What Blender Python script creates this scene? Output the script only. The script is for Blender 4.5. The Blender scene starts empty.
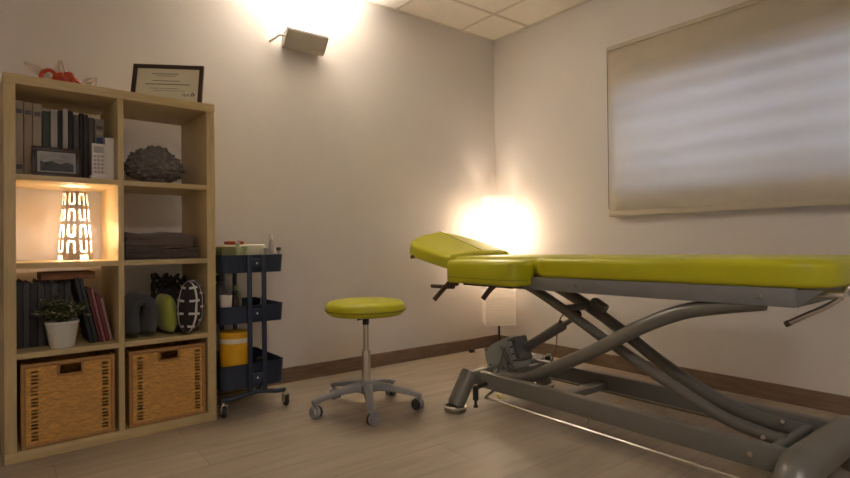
import bpy, bmesh, math, random
from mathutils import Vector, Matrix, noise
PI = math.pi
random.seed(7)
scn = bpy.context.scene
COL = scn.collection
D = math.radians

# ------------------------------------------------------------------ materials
def new_mat(name):
    m = bpy.data.materials.new(name); m.use_nodes = True
    nt = m.node_tree
    return m, nt, nt.nodes['Principled BSDF']

def mat(name, col, rough=0.6, metal=0.0, var=0.06, vscale=8.0, bump=0.0, bscale=60.0, stretch=(1, 1, 1), spec=0.5, sheen=0.0, coat=0.0):
    m, nt, b = new_mat(name)
    tc = nt.nodes.new('ShaderNodeTexCoord'); mp = nt.nodes.new('ShaderNodeMapping')
    mp.inputs['Scale'].default_value = stretch
    nt.links.new(tc.outputs['Object'], mp.inputs['Vector'])
    nz = nt.nodes.new('ShaderNodeTexNoise'); nz.inputs['Scale'].default_value = vscale; nz.inputs['Detail'].default_value = 4
    nt.links.new(mp.outputs['Vector'], nz.inputs['Vector'])
    rp = nt.nodes.new('ShaderNodeValToRGB')
    rp.color_ramp.elements[0].position = 0.3; rp.color_ramp.elements[1].position = 0.7
    rp.color_ramp.elements[0].color = tuple(max(0, c * (1 - var)) for c in col) + (1,)
    rp.color_ramp.elements[1].color = tuple(min(1, c * (1 + var)) for c in col) + (1,)
    nt.links.new(nz.outputs['Fac'], rp.inputs['Fac']); nt.links.new(rp.outputs['Color'], b.inputs['Base Color'])
    b.inputs['Roughness'].default_value = rough; b.inputs['Metallic'].default_value = metal
    b.inputs['Specular IOR Level'].default_value = spec
    b.inputs['Sheen Weight'].default_value = sheen; b.inputs['Coat Weight'].default_value = coat
    if bump:
        n2 = nt.nodes.new('ShaderNodeTexNoise'); n2.inputs['Scale'].default_value = bscale; n2.inputs['Detail'].default_value = 3
        nt.links.new(mp.outputs['Vector'], n2.inputs['Vector'])
        bp = nt.nodes.new('ShaderNodeBump'); bp.inputs['Strength'].default_value = bump; bp.inputs['Distance'].default_value = 0.004
        nt.links.new(n2.outputs['Fac'], bp.inputs['Height']); nt.links.new(bp.outputs['Normal'], b.inputs['Normal'])
    return m

def translucent(name, col, tfac, clear=0.0, var=0.03, vscale=20):
    m, nt, b = new_mat(name)
    out = nt.nodes['Material Output']
    nt.nodes.remove(b)
    d = nt.nodes.new('ShaderNodeBsdfDiffuse'); t = nt.nodes.new('ShaderNodeBsdfTranslucent'); mx = nt.nodes.new('ShaderNodeMixShader')
    tc = nt.nodes.new('ShaderNodeTexCoord'); nz = nt.nodes.new('ShaderNodeTexNoise'); nz.inputs['Scale'].default_value = vscale
    nt.links.new(tc.outputs['Object'], nz.inputs['Vector'])
    rp = nt.nodes.new('ShaderNodeValToRGB')
    rp.color_ramp.elements[0].color = tuple(c * (1 - var) for c in col) + (1,)
    rp.color_ramp.elements[1].color = tuple(min(1, c * (1 + var)) for c in col) + (1,)
    nt.links.new(nz.outputs['Fac'], rp.inputs['Fac'])
    nt.links.new(rp.outputs['Color'], d.inputs['Color']); nt.links.new(rp.outputs['Color'], t.inputs['Color'])
    mx.inputs['Fac'].default_value = tfac
    nt.links.new(d.outputs[0], mx.inputs[1]); nt.links.new(t.outputs[0], mx.inputs[2]); nt.links.new(mx.outputs[0], out.inputs['Surface'])
    if clear:
        tr = nt.nodes.new('ShaderNodeBsdfTransparent'); m2 = nt.nodes.new('ShaderNodeMixShader'); m2.inputs['Fac'].default_value = clear
        nt.links.new(mx.outputs[0], m2.inputs[1]); nt.links.new(tr.outputs[0], m2.inputs[2]); nt.links.new(m2.outputs[0], out.inputs['Surface'])
    return m

def emissive(name, col, s):
    m, nt, b = new_mat(name)
    b.inputs['Base Color'].default_value = col + (1,)
    b.inputs['Emission Color'].default_value = col + (1,); b.inputs['Emission Strength'].default_value = s
    return m

def wood(name, c1, c2, scale=(1, 1, 1), rough=0.45, bump=0.05):
    m, nt, b = new_mat(name)
    tc = nt.nodes.new('ShaderNodeTexCoord'); mp = nt.nodes.new('ShaderNodeMapping'); mp.inputs['Scale'].default_value = scale
    nt.links.new(tc.outputs['Object'], mp.inputs['Vector'])
    nz = nt.nodes.new('ShaderNodeTexNoise'); nz.inputs['Scale'].default_value = 6; nz.inputs['Detail'].default_value = 6; nz.inputs['Distortion'].default_value = 0.4
    nt.links.new(mp.outputs['Vector'], nz.inputs['Vector'])
    rp = nt.nodes.new('ShaderNodeValToRGB'); rp.color_ramp.elements[0].position = 0.35; rp.color_ramp.elements[1].position = 0.68
    rp.color_ramp.elements[0].color = c1 + (1,); rp.color_ramp.elements[1].color = c2 + (1,)
    nt.links.new(nz.outputs['Fac'], rp.inputs['Fac']); nt.links.new(rp.outputs['Color'], b.inputs['Base Color'])
    b.inputs['Roughness'].default_value = rough
    bp = nt.nodes.new('ShaderNodeBump'); bp.inputs['Strength'].default_value = bump; bp.inputs['Distance'].default_value = 0.002
    nt.links.new(nz.outputs['Fac'], bp.inputs['Height']); nt.links.new(bp.outputs['Normal'], b.inputs['Normal'])
    return m

def floor_mat():
    m, nt, b = new_mat('laminate_floor')
    tc = nt.nodes.new('ShaderNodeTexCoord')
    mp = nt.nodes.new('ShaderNodeMapping')
    nt.links.new(tc.outputs['Object'], mp.inputs['Vector'])
    br = nt.nodes.new('ShaderNodeTexBrick')
    br.inputs['Scale'].default_value = 1.0
    br.inputs['Brick Width'].default_value = 1.25; br.inputs['Row Height'].default_value = 0.192
    br.inputs['Mortar Size'].default_value = 0.0012; br.inputs['Mortar Smooth'].default_value = 0.3
    br.offset = 0.37
    br.inputs['Color1'].default_value = FL1 + (1,); br.inputs['Color2'].default_value = FL2 + (1,)
    br.inputs['Mortar'].default_value = (0.20, 0.165, 0.13, 1)
    nt.links.new(mp.outputs['Vector'], br.inputs['Vector'])
    m2 = nt.nodes.new('ShaderNodeMapping'); m2.inputs['Scale'].default_value = (1.2, 9, 1)
    nt.links.new(tc.outputs['Object'], m2.inputs['Vector'])
    nz = nt.nodes.new('ShaderNodeTexNoise'); nz.inputs['Scale'].default_value = 2.2; nz.inputs['Detail'].default_value = 8; nz.inputs['Distortion'].default_value = 0.7
    nt.links.new(m2.outputs['Vector'], nz.inputs['Vector'])
    rp = nt.nodes.new('ShaderNodeValToRGB'); rp.color_ramp.elements[0].position = 0.32; rp.color_ramp.elements[1].position = 0.7
    rp.color_ramp.elements[0].color = (0.80, 0.78, 0.76, 1); rp.color_ramp.elements[1].color = (1.0, 1.0, 1.0, 1)
    nt.links.new(nz.outputs['Fac'], rp.inputs['Fac'])
    mx = nt.nodes.new('ShaderNodeMix'); mx.data_type = 'RGBA'; mx.blend_type = 'MULTIPLY'; mx.inputs['Factor'].default_value = 1
    nt.links.new(br.outputs['Color'], mx.inputs['A']); nt.links.new(rp.outputs['Color'], mx.inputs['B'])
    nt.links.new(mx.outputs['Result'], b.inputs['Base Color'])
    b.inputs['Roughness'].default_value = 0.42
    bp = nt.nodes.new('ShaderNodeBump'); bp.inputs['Strength'].default_value = 0.08; bp.inputs['Distance'].default_value = 0.002
    nt.links.new(nz.outputs['Fac'], bp.inputs['Height']); nt.links.new(bp.outputs['Normal'], b.inputs['Normal'])
    return m

FL1, FL2 = (0.40, 0.335, 0.255), (0.47, 0.395, 0.305)
M = {}
M['wall'] = mat('wall_paint', (0.70, 0.655, 0.622), 0.85, var=0.015, vscale=2, bump=0.08, bscale=220)
M['casing'] = mat('casing_paint', (0.72, 0.62, 0.58), 0.6, var=0.02)
M['tile'] = mat('ceiling_tile', (0.72, 0.66, 0.56), 0.9, var=0.04, vscale=30, bump=0.2, bscale=300)
M['grid'] = mat('ceiling_grid', (0.55, 0.48, 0.38), 0.7)
M['floor'] = floor_mat()
M['base'] = wood('baseboard_brown', (0.175, 0.112, 0.072), (0.235, 0.16, 0.105), (1, 1, 8), 0.5)
M['birch'] = wood('birch_veneer', (0.56, 0.43, 0.215), (0.66, 0.52, 0.28), (14, 14, 1.2), 0.45)
M['birch_h'] = wood('birch_veneer_flat', (0.56, 0.43, 0.215), (0.66, 0.52, 0.28), (1.2, 14, 14), 0.45)
M['lime'] = mat('lime_vinyl', (0.53, 0.52, 0.012), 0.42, var=0.03, vscale=5, bump=0.06, bscale=400, coat=0.05)
M['seam'] = mat('lime_seam', (0.25, 0.24, 0.02), 0.6)
M['steel'] = mat('grey_painted_steel', (0.235, 0.225, 0.20), 0.38, metal=0.35, var=0.04)
M['frame'] = mat('grey_frame_enamel', (0.25, 0.25, 0.255), 0.45, metal=0.2, var=0.03)
M['chrome'] = mat('chrome', (0.80, 0.77, 0.73), 0.27, metal=1.0, var=0.02)
M['dchrome'] = mat('dull_metal', (0.36, 0.31, 0.25), 0.35, metal=0.8, var=0.05)
M['blackp'] = mat('black_plastic', (0.025, 0.023, 0.022), 0.45)
M['leverm'] = mat('brown_lever', (0.11, 0.065, 0.045), 0.5, metal=0.3)
M['motor'] = mat('motor_grey', (0.33, 0.35, 0.32), 0.5, var=0.05)
M['dcover'] = mat('dark_motor_cover', (0.12, 0.12, 0.11), 0.5)
M['cable'] = mat('grey_cable', (0.13, 0.12, 0.11), 0.5)
M['cablew'] = mat('white_cable', (0.62, 0.56, 0.46), 0.5)
M['yellowtag'] = mat('yellow_tag', (0.75, 0.6, 0.2), 0.5)
M['greyp'] = mat('grey_plastic', (0.33, 0.335, 0.345), 0.5)
M['dgreyp'] = mat('dark_grey_plastic', (0.06, 0.06, 0.06), 0.5)
M['navy'] = mat('navy_enamel', (0.028, 0.042, 0.078), 0.42, metal=0.1, var=0.05)
M['white'] = mat('white_plastic', (0.80, 0.76, 0.71), 0.45, var=0.02)
M['pot'] = mat('white_ceramic', (0.74, 0.72, 0.66), 0.35, var=0.02)
M['soil'] = mat('soil', (0.05, 0.035, 0.02), 0.9, bump=0.6)
M['leaf'] = mat('leaf_green', (0.13, 0.16, 0.06), 0.5, var=0.3, vscale=40)
M['leafl'] = mat('leaf_pale', (0.50, 0.50, 0.32), 0.5, var=0.2, vscale=40)
M['wick'] = mat('wicker_cane', (0.66, 0.36, 0.09), 0.55, var=0.22, vscale=45, bump=0.3, bscale=200, stretch=(1, 1, 3))
M['wickd'] = mat('wicker_rim', (0.44, 0.23, 0.075), 0.5, var=0.15, vscale=60)
M['knit'] = mat('dark_grey_knit', (0.21, 0.185, 0.17), 0.95, var=0.25, vscale=60, bump=0.8, bscale=160, sheen=0.3)
M['blank'] = mat('taupe_fleece', (0.165, 0.125, 0.105), 0.95, var=0.08, vscale=10, bump=0.3, bscale=200, sheen=0.3)
M['blank2'] = mat('dark_fleece', (0.12, 0.088, 0.078), 0.95, var=0.08, vscale=10, bump=0.3, bscale=200, sheen=0.3)
M['char'] = mat('charcoal_fleece', (0.066, 0.07, 0.075), 0.95, var=0.1, vscale=12, bump=0.3, bscale=200, sheen=0.2)
M['greenc'] = mat('olive_green_velvet', (0.36, 0.40, 0.06), 0.85, var=0.08, vscale=14, bump=0.2, bscale=150, sheen=0.3)
M['blackf'] = mat('black_cotton', (0.028, 0.022, 0.022), 0.9, var=0.1)
M['whitef'] = mat('white_cotton', (0.70, 0.68, 0.66), 0.9, var=0.04)
M['mesh'] = mat('black_openwork', (0.04, 0.034, 0.032), 0.8, var=0.5, vscale=80, bump=0.6, bscale=150)
M['orange'] = mat('orange_red_gloss', (0.50, 0.055, 0.015), 0.35, var=0.2, vscale=30)
M['tulle'] = translucent('pale_tulle', (0.75, 0.66, 0.60), 0.5)
M['dframe'] = mat('dark_brown_frame', (0.055, 0.03, 0.02), 0.4)
M['parch'] = mat('parchment', (0.80, 0.76, 0.60), 0.6, var=0.03, vscale=6)
M['ink'] = mat('ink', (0.22, 0.19, 0.13), 0.8)
M['inkd'] = mat('dark_ink', (0.07, 0.055, 0.045), 0.8)
M['mount'] = mat('grey_mount', (0.44, 0.43, 0.42), 0.6)
M['paper'] = mat('book_paper', (0.62, 0.57, 0.48), 0.8, var=0.05, vscale=90)
M['cloudp'] = mat('pale_photo_sky', (0.35, 0.35, 0.35), 0.5, var=0.25, vscale=25, stretch=(1, 1, 3))
M['hillp'] = mat('dark_photo_hills', (0.06, 0.06, 0.06), 0.5, var=0.7, vscale=50, stretch=(1, 1, 2))
M['lampgrey'] = translucent('grey_lamp_card', (0.40, 0.33, 0.27), 0.02)
M['lampwhite'] = translucent('white_lamp_paper', (0.95, 0.88, 0.76), 0.6, 0.5)
M['paperlamp'] = translucent('rice_paper', (0.90, 0.84, 0.76), 0.5, 0.24)
M['blind'] = translucent('cream_blind', (0.76, 0.69, 0.58), 0.44, var=0.03, vscale=3)
_nt = M['blind'].node_tree
_tc = _nt.nodes['Texture Coordinate']; _w = _nt.nodes.new('ShaderNodeTexWave'); _w.wave_type = 'BANDS'; _w.bands_direction = 'Z'
_w.inputs['Scale'].default_value = 2.6; _w.inputs['Distortion'].default_value = 1.6; _w.inputs['Detail'].default_value = 1.0; _w.inputs['Detail Scale'].default_value = 0.5
_mp = _nt.nodes.new('ShaderNodeMapping'); _mp.inputs['Scale'].default_value = (0.3, 0.3, 1.0)
_nt.links.new(_tc.outputs['Object'], _mp.inputs['Vector']); _nt.links.new(_mp.outputs['Vector'], _w.inputs['Vector'])
_mr = _nt.nodes.new('ShaderNodeMapRange'); _mr.inputs['To Min'].default_value = 0.395; _mr.inputs['To Max'].default_value = 0.465
_nt.links.new(_w.outputs['Fac'], _mr.inputs['Value'])
for _n in _nt.nodes:
    if _n.type == 'MIX_SHADER': _nt.links.new(_mr.outputs['Result'], _n.inputs['Fac'])
M['rail'] = mat('blind_rail', (0.50, 0.43, 0.34), 0.5)
M['sconce'] = mat('sconce_grey', (0.52, 0.48, 0.42), 0.5, var=0.02)
M['glassy'] = emissive('lit_lamp_glass', (1.0, 0.92, 0.82), 8.0)
M['bulb'] = emissive('lit_bulb', (1.0, 0.74, 0.46), 25.0)
M['yellow'] = mat('yellow_plastic', (0.80, 0.44, 0.012), 0.4, var=0.05)
M['cup'] = mat('white_cup', (0.75, 0.70, 0.64), 0.4)
M['greenb'] = mat('pale_green_plastic', (0.36, 0.40, 0.20), 0.4)
M['olive'] = mat('olive_box', (0.20, 0.20, 0.08), 0.6)
M['clear'] = mat('pale_clear_plastic', (0.55, 0.50, 0.44), 0.25)
M['rubber'] = mat('rubber', (0.03, 0.028, 0.026), 0.7)
M['winframe'] = mat('window_frame_white', (0.7, 0.7, 0.7), 0.4)
M['door'] = mat('door_paint', (0.6, 0.53, 0.46), 0.5)

def col_mat(name, c, r=0.6): return mat(name, c, r, var=0.08, vscale=30, stretch=(1, 1, 0.2))

# ------------------------------------------------------------------ geometry helpers
def axis_mat(p, q):
    p, q = Vector(p), Vector(q); d = q - p
    return Matrix.Translation((p + q) / 2) @ d.to_track_quat('Z', 'Y').to_matrix().to_4x4(), d.length

def cube(bm, c, s, rot=None, bev=0.0, seg=2):
    mtx = Matrix.Translation(c)
    if rot is not None: mtx = mtx @ rot
    r = bmesh.ops.create_cube(bm, size=1.0, matrix=mtx @ Matrix.Diagonal((s[0], s[1], s[2], 1)))
    if bev:
        es = list({e for v in r['verts'] for e in v.link_edges})
        bmesh.ops.bevel(bm, geom=es, offset=bev, segments=seg, affect='EDGES', profile=0.5)
    return bm

def box(bm, x0, x1, y0, y1, z0, z1, bev=0.0, seg=2):
    return cube(bm, ((x0 + x1) / 2, (y0 + y1) / 2, (z0 + z1) / 2), (abs(x1 - x0), abs(y1 - y0), abs(z1 - z0)), None, bev, seg)

def cyl(bm, p, q, r, r2=None, n=20, bev=0.0):
    m, l = axis_mat(p, q)
    res = bmesh.ops.create_cone(bm, cap_ends=True, segments=n, radius1=r, radius2=(r if r2 is None else r2), depth=l, matrix=m)
    if bev:
        es = [e for e in {e for v in res['verts'] for e in v.link_edges} if any(len(f.verts) > 4 for f in e.link_faces)]
        bmesh.ops.bevel(bm, geom=es, offset=bev, segments=2, affect='EDGES')
    return bm

def ball(bm, c, r, s=(1, 1, 1), sub=3, rot=None):
    m = Matrix.Translation(c)
    if rot is not None: m = m @ rot
    bmesh.ops.create_icosphere(bm, subdivisions=sub, radius=r, matrix=m @ Matrix.Diagonal((s[0], s[1], s[2], 1)))
    return bm

def smooth_path(pts, n=6):
    P = [Vector(p) for p in pts]
    if len(P) < 3: return P
    out = []
    for i in range(len(P) - 1):
        p0 = P[max(i - 1, 0)]; p1 = P[i]; p2 = P[i + 1]; p3 = P[min(i + 2, len(P) - 1)]
        for k in range(n):
            t = k / n
            out.append(0.5 * ((2 * p1) + (-p0 + p2) * t + (2 * p0 - 5 * p1 + 4 * p2 - p3) * t * t + (-p0 + 3 * p1 - 3 * p2 + p3) * t ** 3))
    out.append(P[-1]); return out

def tube(bm, pts, r, n=12, smooth=6, radii=None, flat=1.0):
    P = smooth_path(pts, smooth) if smooth else [Vector(p) for p in pts]
    N = len(P); rings = []
    up = None
    for i, p in enumerate(P):
        t = (P[min(i + 1, N - 1)] - P[max(i - 1, 0)]).normalized()
        if up is None:
            up = Vector((0, 0, 1)) if abs(t.z) < 0.9 else Vector((1, 0, 0))
        a = t.cross(up).normalized(); b = a.cross(t).normalized(); up = b
        rr = r if radii is None else radii[0] + (radii[1] - radii[0]) * i / (N - 1)
        rings.append([bm.verts.new(p + (a * math.cos(2 * PI * k / n) + b * math.sin(2 * PI * k / n) * flat) * rr) for k in range(n)])
    for i in range(N - 1):
        for k in range(n):
            bm.faces.new((rings[i][k], rings[i][(k + 1) % n], rings[i + 1][(k + 1) % n], rings[i + 1][k]))
    bm.faces.new(rings[0][::-1]); bm.faces.new(rings[-1])
    return bm

def lathe(bm, prof, c=(0, 0, 0), n=32, cap=True, mtx=None):
    rings = []
    mtx = mtx or Matrix.Identity(4)
    for r, z in prof:
        rings.append([bm.verts.new(mtx @ Vector((c[0] + r * math.cos(2 * PI * k / n), c[1] + r * math.sin(2 * PI * k / n), c[2] + z))) for k in range(n)])
    for i in range(len(prof) - 1):
        for k in range(n):
            bm.faces.new((rings[i][k], rings[i][(k + 1) % n], rings[i + 1][(k + 1) % n], rings[i + 1][k]))
    if cap:
        bm.faces.new(rings[0][::-1]); bm.faces.new(rings[-1])
    return bm

def prism(bm, poly, z0, z1, bev=0.0, seg=3):
    lo = [bm.verts.new((x, y, z0)) for x, y in poly]; hi = [bm.verts.new((x, y, z1)) for x, y in poly]
    n = len(poly); fs = [bm.faces.new(lo[::-1]), bm.faces.new(hi)]
    for i in range(n): fs.append(bm.faces.new((lo[i], lo[(i + 1) % n], hi[(i + 1) % n], hi[i])))
    if bev:
        bmesh.ops.bevel(bm, geom=list({e for f in fs for e in f.edges}), offset=bev, segments=seg, affect='EDGES')
    return bm

INV = {}
def obj(name, bm, m, parent=None, smooth=True, angle=40, loc=None, rotz=0.0, world=False):
    me = bpy.data.meshes.new(name)
    if world and parent is not None: bm.transform(INV[parent.name])
    bmesh.ops.recalc_face_normals(bm, faces=bm.faces)
    bm.to_mesh(me); bm.free()
    for mm in (m if isinstance(m, (list, tuple)) else [m]): me.materials.append(mm)
    o = bpy.data.objects.new(name, me); COL.objects.link(o)
    if smooth:
        for p in me.polygons: p.use_smooth = True
        try: me.set_sharp_from_angle(angle=D(angle))
        except Exception: pass
    if loc: o.location = loc
    o.rotation_euler = (0, 0, rotz)
    if parent is not None:
        o.parent = parent; INV[o.name] = INV.get(parent.name, Matrix.Identity(4))
    else:
        INV[o.name] = (Matrix.Translation(loc or (0, 0, 0)) @ Matrix.Rotation(rotz, 4, 'Z')).inverted()
    return o

def tag(o, label, cat, group=None):
    o['label'] = label; o['category'] = cat
    if group: o['group'] = group
    return o

def thing(name, label, cat, loc=(0, 0, 0), rotz=0.0, group=None):
    o = bpy.data.objects.new(name, None); COL.objects.link(o)
    o.empty_display_size = 0.1
    o.location = loc; o.rotation_euler = (0, 0, rotz)
    INV[o.name] = (Matrix.Translation(loc) @ Matrix.Rotation(rotz, 4, 'Z')).inverted()
    return tag(o, label, cat, group)

def struct(name, bm, m, smooth=False):
    o = obj(name, bm, m, smooth=smooth); o['kind'] = 'structure'; return o

def dup(root, loc=None, rotz=None, label=None):
    def rec(o, parent):
        c = o.copy(); COL.objects.link(c)
        if parent is not None: c.parent = parent
        for ch in list(o.children): rec(ch, c)
        return c
    r = rec(root, None)
    if loc: r.location = loc
    if rotz is not None: r.rotation_euler = (0, 0, rotz)
    if label: r['label'] = label
    return r

def BM(): return bmesh.new()

# ------------------------------------------------------------------ the room
H = 2.442
XL, YB = -4.7, -5.0       # far ends of the room (outside the picture)
WT = 0.25
WY0, WY1, WZ0, WZ1 = -3.10, -1.06, 1.14, 1.80   # window opening in the right wall
struct('floor', box(BM(), XL, 0, YB, 0, -0.05, 0), M['floor'])
struct('wall_back', box(BM(), XL, WT, 0, WT, 0, H + 0.1), M['wall'])
b = BM()
box(b, 0, WT, YB, 0, 0, WZ0); box(b, 0, WT, YB, 0, WZ1, H + 0.1)
box(b, 0, WT, WY1, 0, WZ0, WZ1); box(b, 0, WT, YB, WY0, WZ0, WZ1)
struct('wall_right', b, M['wall'])
struct('wall_left', box(BM(), XL - WT, XL, YB, 0, 0, H + 0.1), M['wall'])
struct('wall_front', box(BM(), XL - WT, WT, YB - WT, YB, 0, H + 0.1), M['wall'])
# ceiling of square tiles in a thin grid
b = BM()
xs = [0.0] + [-0.366 - 0.6 * i for i in range(8)] + [XL]; ys = [0.0] + [-0.366 - 0.6 * i for i in range(8)] + [YB]
box(b, XL, 0, YB, 0, H + 0.012, H + 0.1)
g = 0.007
for i in range(len(xs) - 1):
    for j in range(len(ys) - 1):
        if xs[i] - xs[i + 1] < 0.03 or ys[j] - ys[j + 1] < 0.03: continue
        box(b, xs[i + 1] + g, xs[i] - g, ys[j + 1] + g, ys[j] - g, H, H + 0.02, 0.004, 1)
struct('ceiling', b, M['tile'])
b = BM()
for x in xs[1:-1]: box(b, x - 0.011, x + 0.011, YB, 0, H - 0.0025, H + 0.013)
for y in ys[1:-1]: box(b, XL, 0, y - 0.011, y + 0.011, H - 0.003, H + 0.013)
box(b, -0.02, 0, YB, 0, H - 0.003, H + 0.013); box(b, XL, 0, -0.02, 0, H - 0.003, H + 0.013)
struct('trim_1', b, M['grid'])
struct('baseboard_back', box(BM(), -3.125, 0, -0.014, 0, 0, 0.088, 0.003), M['base'])
struct('baseboard_right', box(BM(), -0.014, 0, YB, 0, 0, 0.088, 0.003), M['base'])
struct('baseboard_left', box(BM(), XL, XL + 0.014, YB, 0, 0, 0.088, 0.003), M['base'])
# door casing at the far left of the back wall, and its door
struct('trim_2', box(BM(), -3.215, -3.125, -0.035, 0, 0, 2.12, 0.004), M['casing'])
struct('door_1', box(BM(), -3.99, -3.215, -0.02, 0, 0.005, 2.05, 0.003), M['door'])
# window behind the blind
b = BM()
fx0, fx1 = 0.12, 0.16
for (y0, y1, z0, z1) in ((WY0, WY1, WZ0, WZ0 + 0.05), (WY0, WY1, WZ1 - 0.05, WZ1), (WY0, WY0 + 0.05, WZ0, WZ1), (WY1 - 0.05, WY1, WZ0, WZ1), ((WY0 + WY1) / 2 - 0.03, (WY0 + WY1) / 2 + 0.03, WZ0, WZ1)):
    box(b, fx0, fx1, y0, y1, z0, z1, 0.003)
w = struct('window_1', b, M['winframe'])

# ------------------------------------------------------------------ window blind
bl = thing('window_blind', 'wide cream fabric blind drawn down over the window on the right wall', 'window blind', (-0.045, -2.1, 0.985))
b = BM()
ny, nz_ = 40, 150
BY0, BY1, BZ0, BZ1 = -3.25, -1.062, 1.015, 2.045
grid = []
for j in range(nz_ + 1):
    z = BZ0 + (BZ1 - BZ0) * j / nz_
    row = []
    for i in range(ny + 1):
        y = BY0 + (BY1 - BY0) * i / ny
        ph = z * 2 * PI / 0.098 + 0.9 * math.sin(y * 1.7) + 0.5 * noise.noise(Vector((y * 1.3, z * 3, 1)))
        row.append(b.verts.new((-0.045 + 0.0022 * math.sin(ph) + 0.003 * noise.noise(Vector((y * 2, z * 5, 3))), y, z)))
    grid.append(row)
for j in range(nz_):
    for i in range(ny): b.faces.new((grid[j][i], grid[j][i + 1], grid[j + 1][i + 1], grid[j + 1][i]))
fab = obj('blind_fabric', b, M['blind'], bl, world=True, angle=180)
sol = fab.modifiers.new('thick', 'SOLIDIFY'); sol.thickness = 0.0008
obj('bottom_bar', box(BM(), -0.054, -0.038, BY0, BY1, 0.982, 1.017, 0.004), M['blind'], bl, world=True)
obj('head_rail', box(BM(), -0.062, -0.0, BY0, BY1, 2.040, 2.066, 0.004), M['rail'], bl, world=True)
obj('edge_shadow', cyl(BM(), (-0.048, -1.060, 1.03), (-0.048, -1.060, 2.04), 0.0018, n=8), M['dframe'], bl, world=True)  # thin dark strip standing in for the shadow line at the blind's edge

# ------------------------------------------------------------------ wall uplight
sc = thing('wall_uplight', 'lit grey wedge-shaped wall light glowing upward near the ceiling', 'wall lamp', (-1.645, 0, 2.02))
def wedge(b, x0, x1, prof):   # prof: (y, z) loop
    lo = [b.verts.new((x0, y, z)) for y, z in prof]; hi = [b.verts.new((x1, y, z)) for y, z in prof]
    n = len(prof)
    b.faces.new(lo[::-1]); b.faces.new(hi)
    for i in range(n): b.faces.new((lo[i], lo[(i + 1) % n], hi[(i + 1) % n], hi[i]))
    return b
UX0, UX1 = -1.805, -1.545
obj('housing', wedge(BM(), UX0, UX1, [(-0.115, 2.095), (-0.115, 2.079), (-0.055, 2.005), (-0.025, 1.999), (-0.025, 2.009), (-0.052, 2.015), (-0.105, 2.081), (-0.105, 2.095)]), M['sconce'], sc, world=True, smooth=False)
for x0 in (UX0 - 0.003, UX1 - 0.001):
    obj('end_plate', wedge(BM(), x0, x0 + 0.004, [(-0.118, 2.099), (-0.118, 2.077), (-0.056, 2.001), (-0.025, 1.995), (-0.025, 2.063)]), M['sconce'], sc, world=True, smooth=False)
obj('wall_bracket', box(BM(), UX0 + 0.01, UX1 - 0.01, -0.03, 0, 2.003, 2.058, 0.003), M['sconce'], sc, world=True)
obj('side_arm', tube(BM(), [(-1.805, -0.07, 2.05), (-1.83, -0.06, 2.055), (-1.855, -0.035, 2.035), (-1.875, -0.008, 2.02)], 0.007, 8), M['sconce'], sc, world=True)
obj('lamp_tube', cyl(BM(), (-1.775, -0.068, 2.064), (-1.575, -0.068, 2.064), 0.010, n=12), M['glassy'], sc, world=True)

# ------------------------------------------------------------------ bookcase
SA = 0.04423
SO = Vector((-3.1102, -0.4736, 0))
RS = Matrix.Translation(SO) @ Matrix.Rotation(SA, 4, 'Z')
def sh(u, v, z): return RS @ Vector((u, v, z))
SW, SD, SH = 0.79, 0.39, 1.49
bc = thing('bookcase', 'tall birch cube bookcase of eight compartments against the left wall', 'bookcase', tuple(SO), SA)
T = 0.038
obj('side_panel', box(BM(), 0, T, 0, SD, T, SH - T, 0.0015), M['birch'], bc)
obj('side_panel', box(BM(), SW - T, SW, 0, SD, T, SH - T, 0.0015), M['birch'], bc)
obj('top_panel', box(BM(), 0, SW, 0, SD, SH - T, SH, 0.0015), M['birch_h'], bc)
obj('bottom_panel', box(BM(), 0, SW, 0, SD, 0, T + 0.004, 0.0015), M['birch_h'], bc)
DU0, DU1 = 0.384, 0.406
obj('divider', box(BM(), DU0, DU1, 0.002, SD - 0.002, T + 0.004, SH - T, 0.001), M['birch'], bc)
LV = [0.404, 0.752, 1.095]
for zc in LV:
    for u0, u1 in ((T, DU0), (DU1, SW - T)):
        obj('shelf_board', box(BM(), u0, u1, 0.002, SD - 0.002, zc - 0.011, zc + 0.011, 0.001), M['birch_h'], bc)
Z = [0.042, 0.4155, 0.7635, 1.1065, SH]

# books ------------------------------------------------------------
def book(name, label, u, v, z, w, h, d, cover, cat='book', group=None, spine=None, tilt=0.0, hollow=True):
    """spine faces -v; u is the left edge"""
    t = thing(name, label, cat, tuple(sh(u + w / 2, v, z)), SA, group)
    R = Matrix.Rotation(tilt, 4, 'Y')
    def fix(bm):
        if tilt:
            bm.transform(Matrix.Translation((w / 2 * (1 if tilt > 0 else -1), 0, 0)) @ R @ Matrix.Translation((-w / 2 * (1 if tilt > 0 else -1), 0, 0)))
        return bm
    c = BM(); cb = 0.002
    box(c, -w / 2, w / 2, 0, 0.003, 0, h, 0.001)
    box(c, -w / 2, -w / 2 + cb, 0.003, d, 0, h); box(c, w / 2 - cb, w / 2, 0.003, d, 0, h)
    obj('cover', fix(c), cover, t)
    obj('page_block', fix(box(BM(), -w / 2 + cb, w / 2 - cb, 0.003, d - 0.004, 0.003, h - 0.004)), M['paper'], t)
    if spine:
        for (z0, z1, mm) in spine:
            obj('spine_label', fix(box(BM(), -w * 0.36, w * 0.36, -0.0008, 0.001, z0, z1)), mm, t)
    return t

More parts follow.
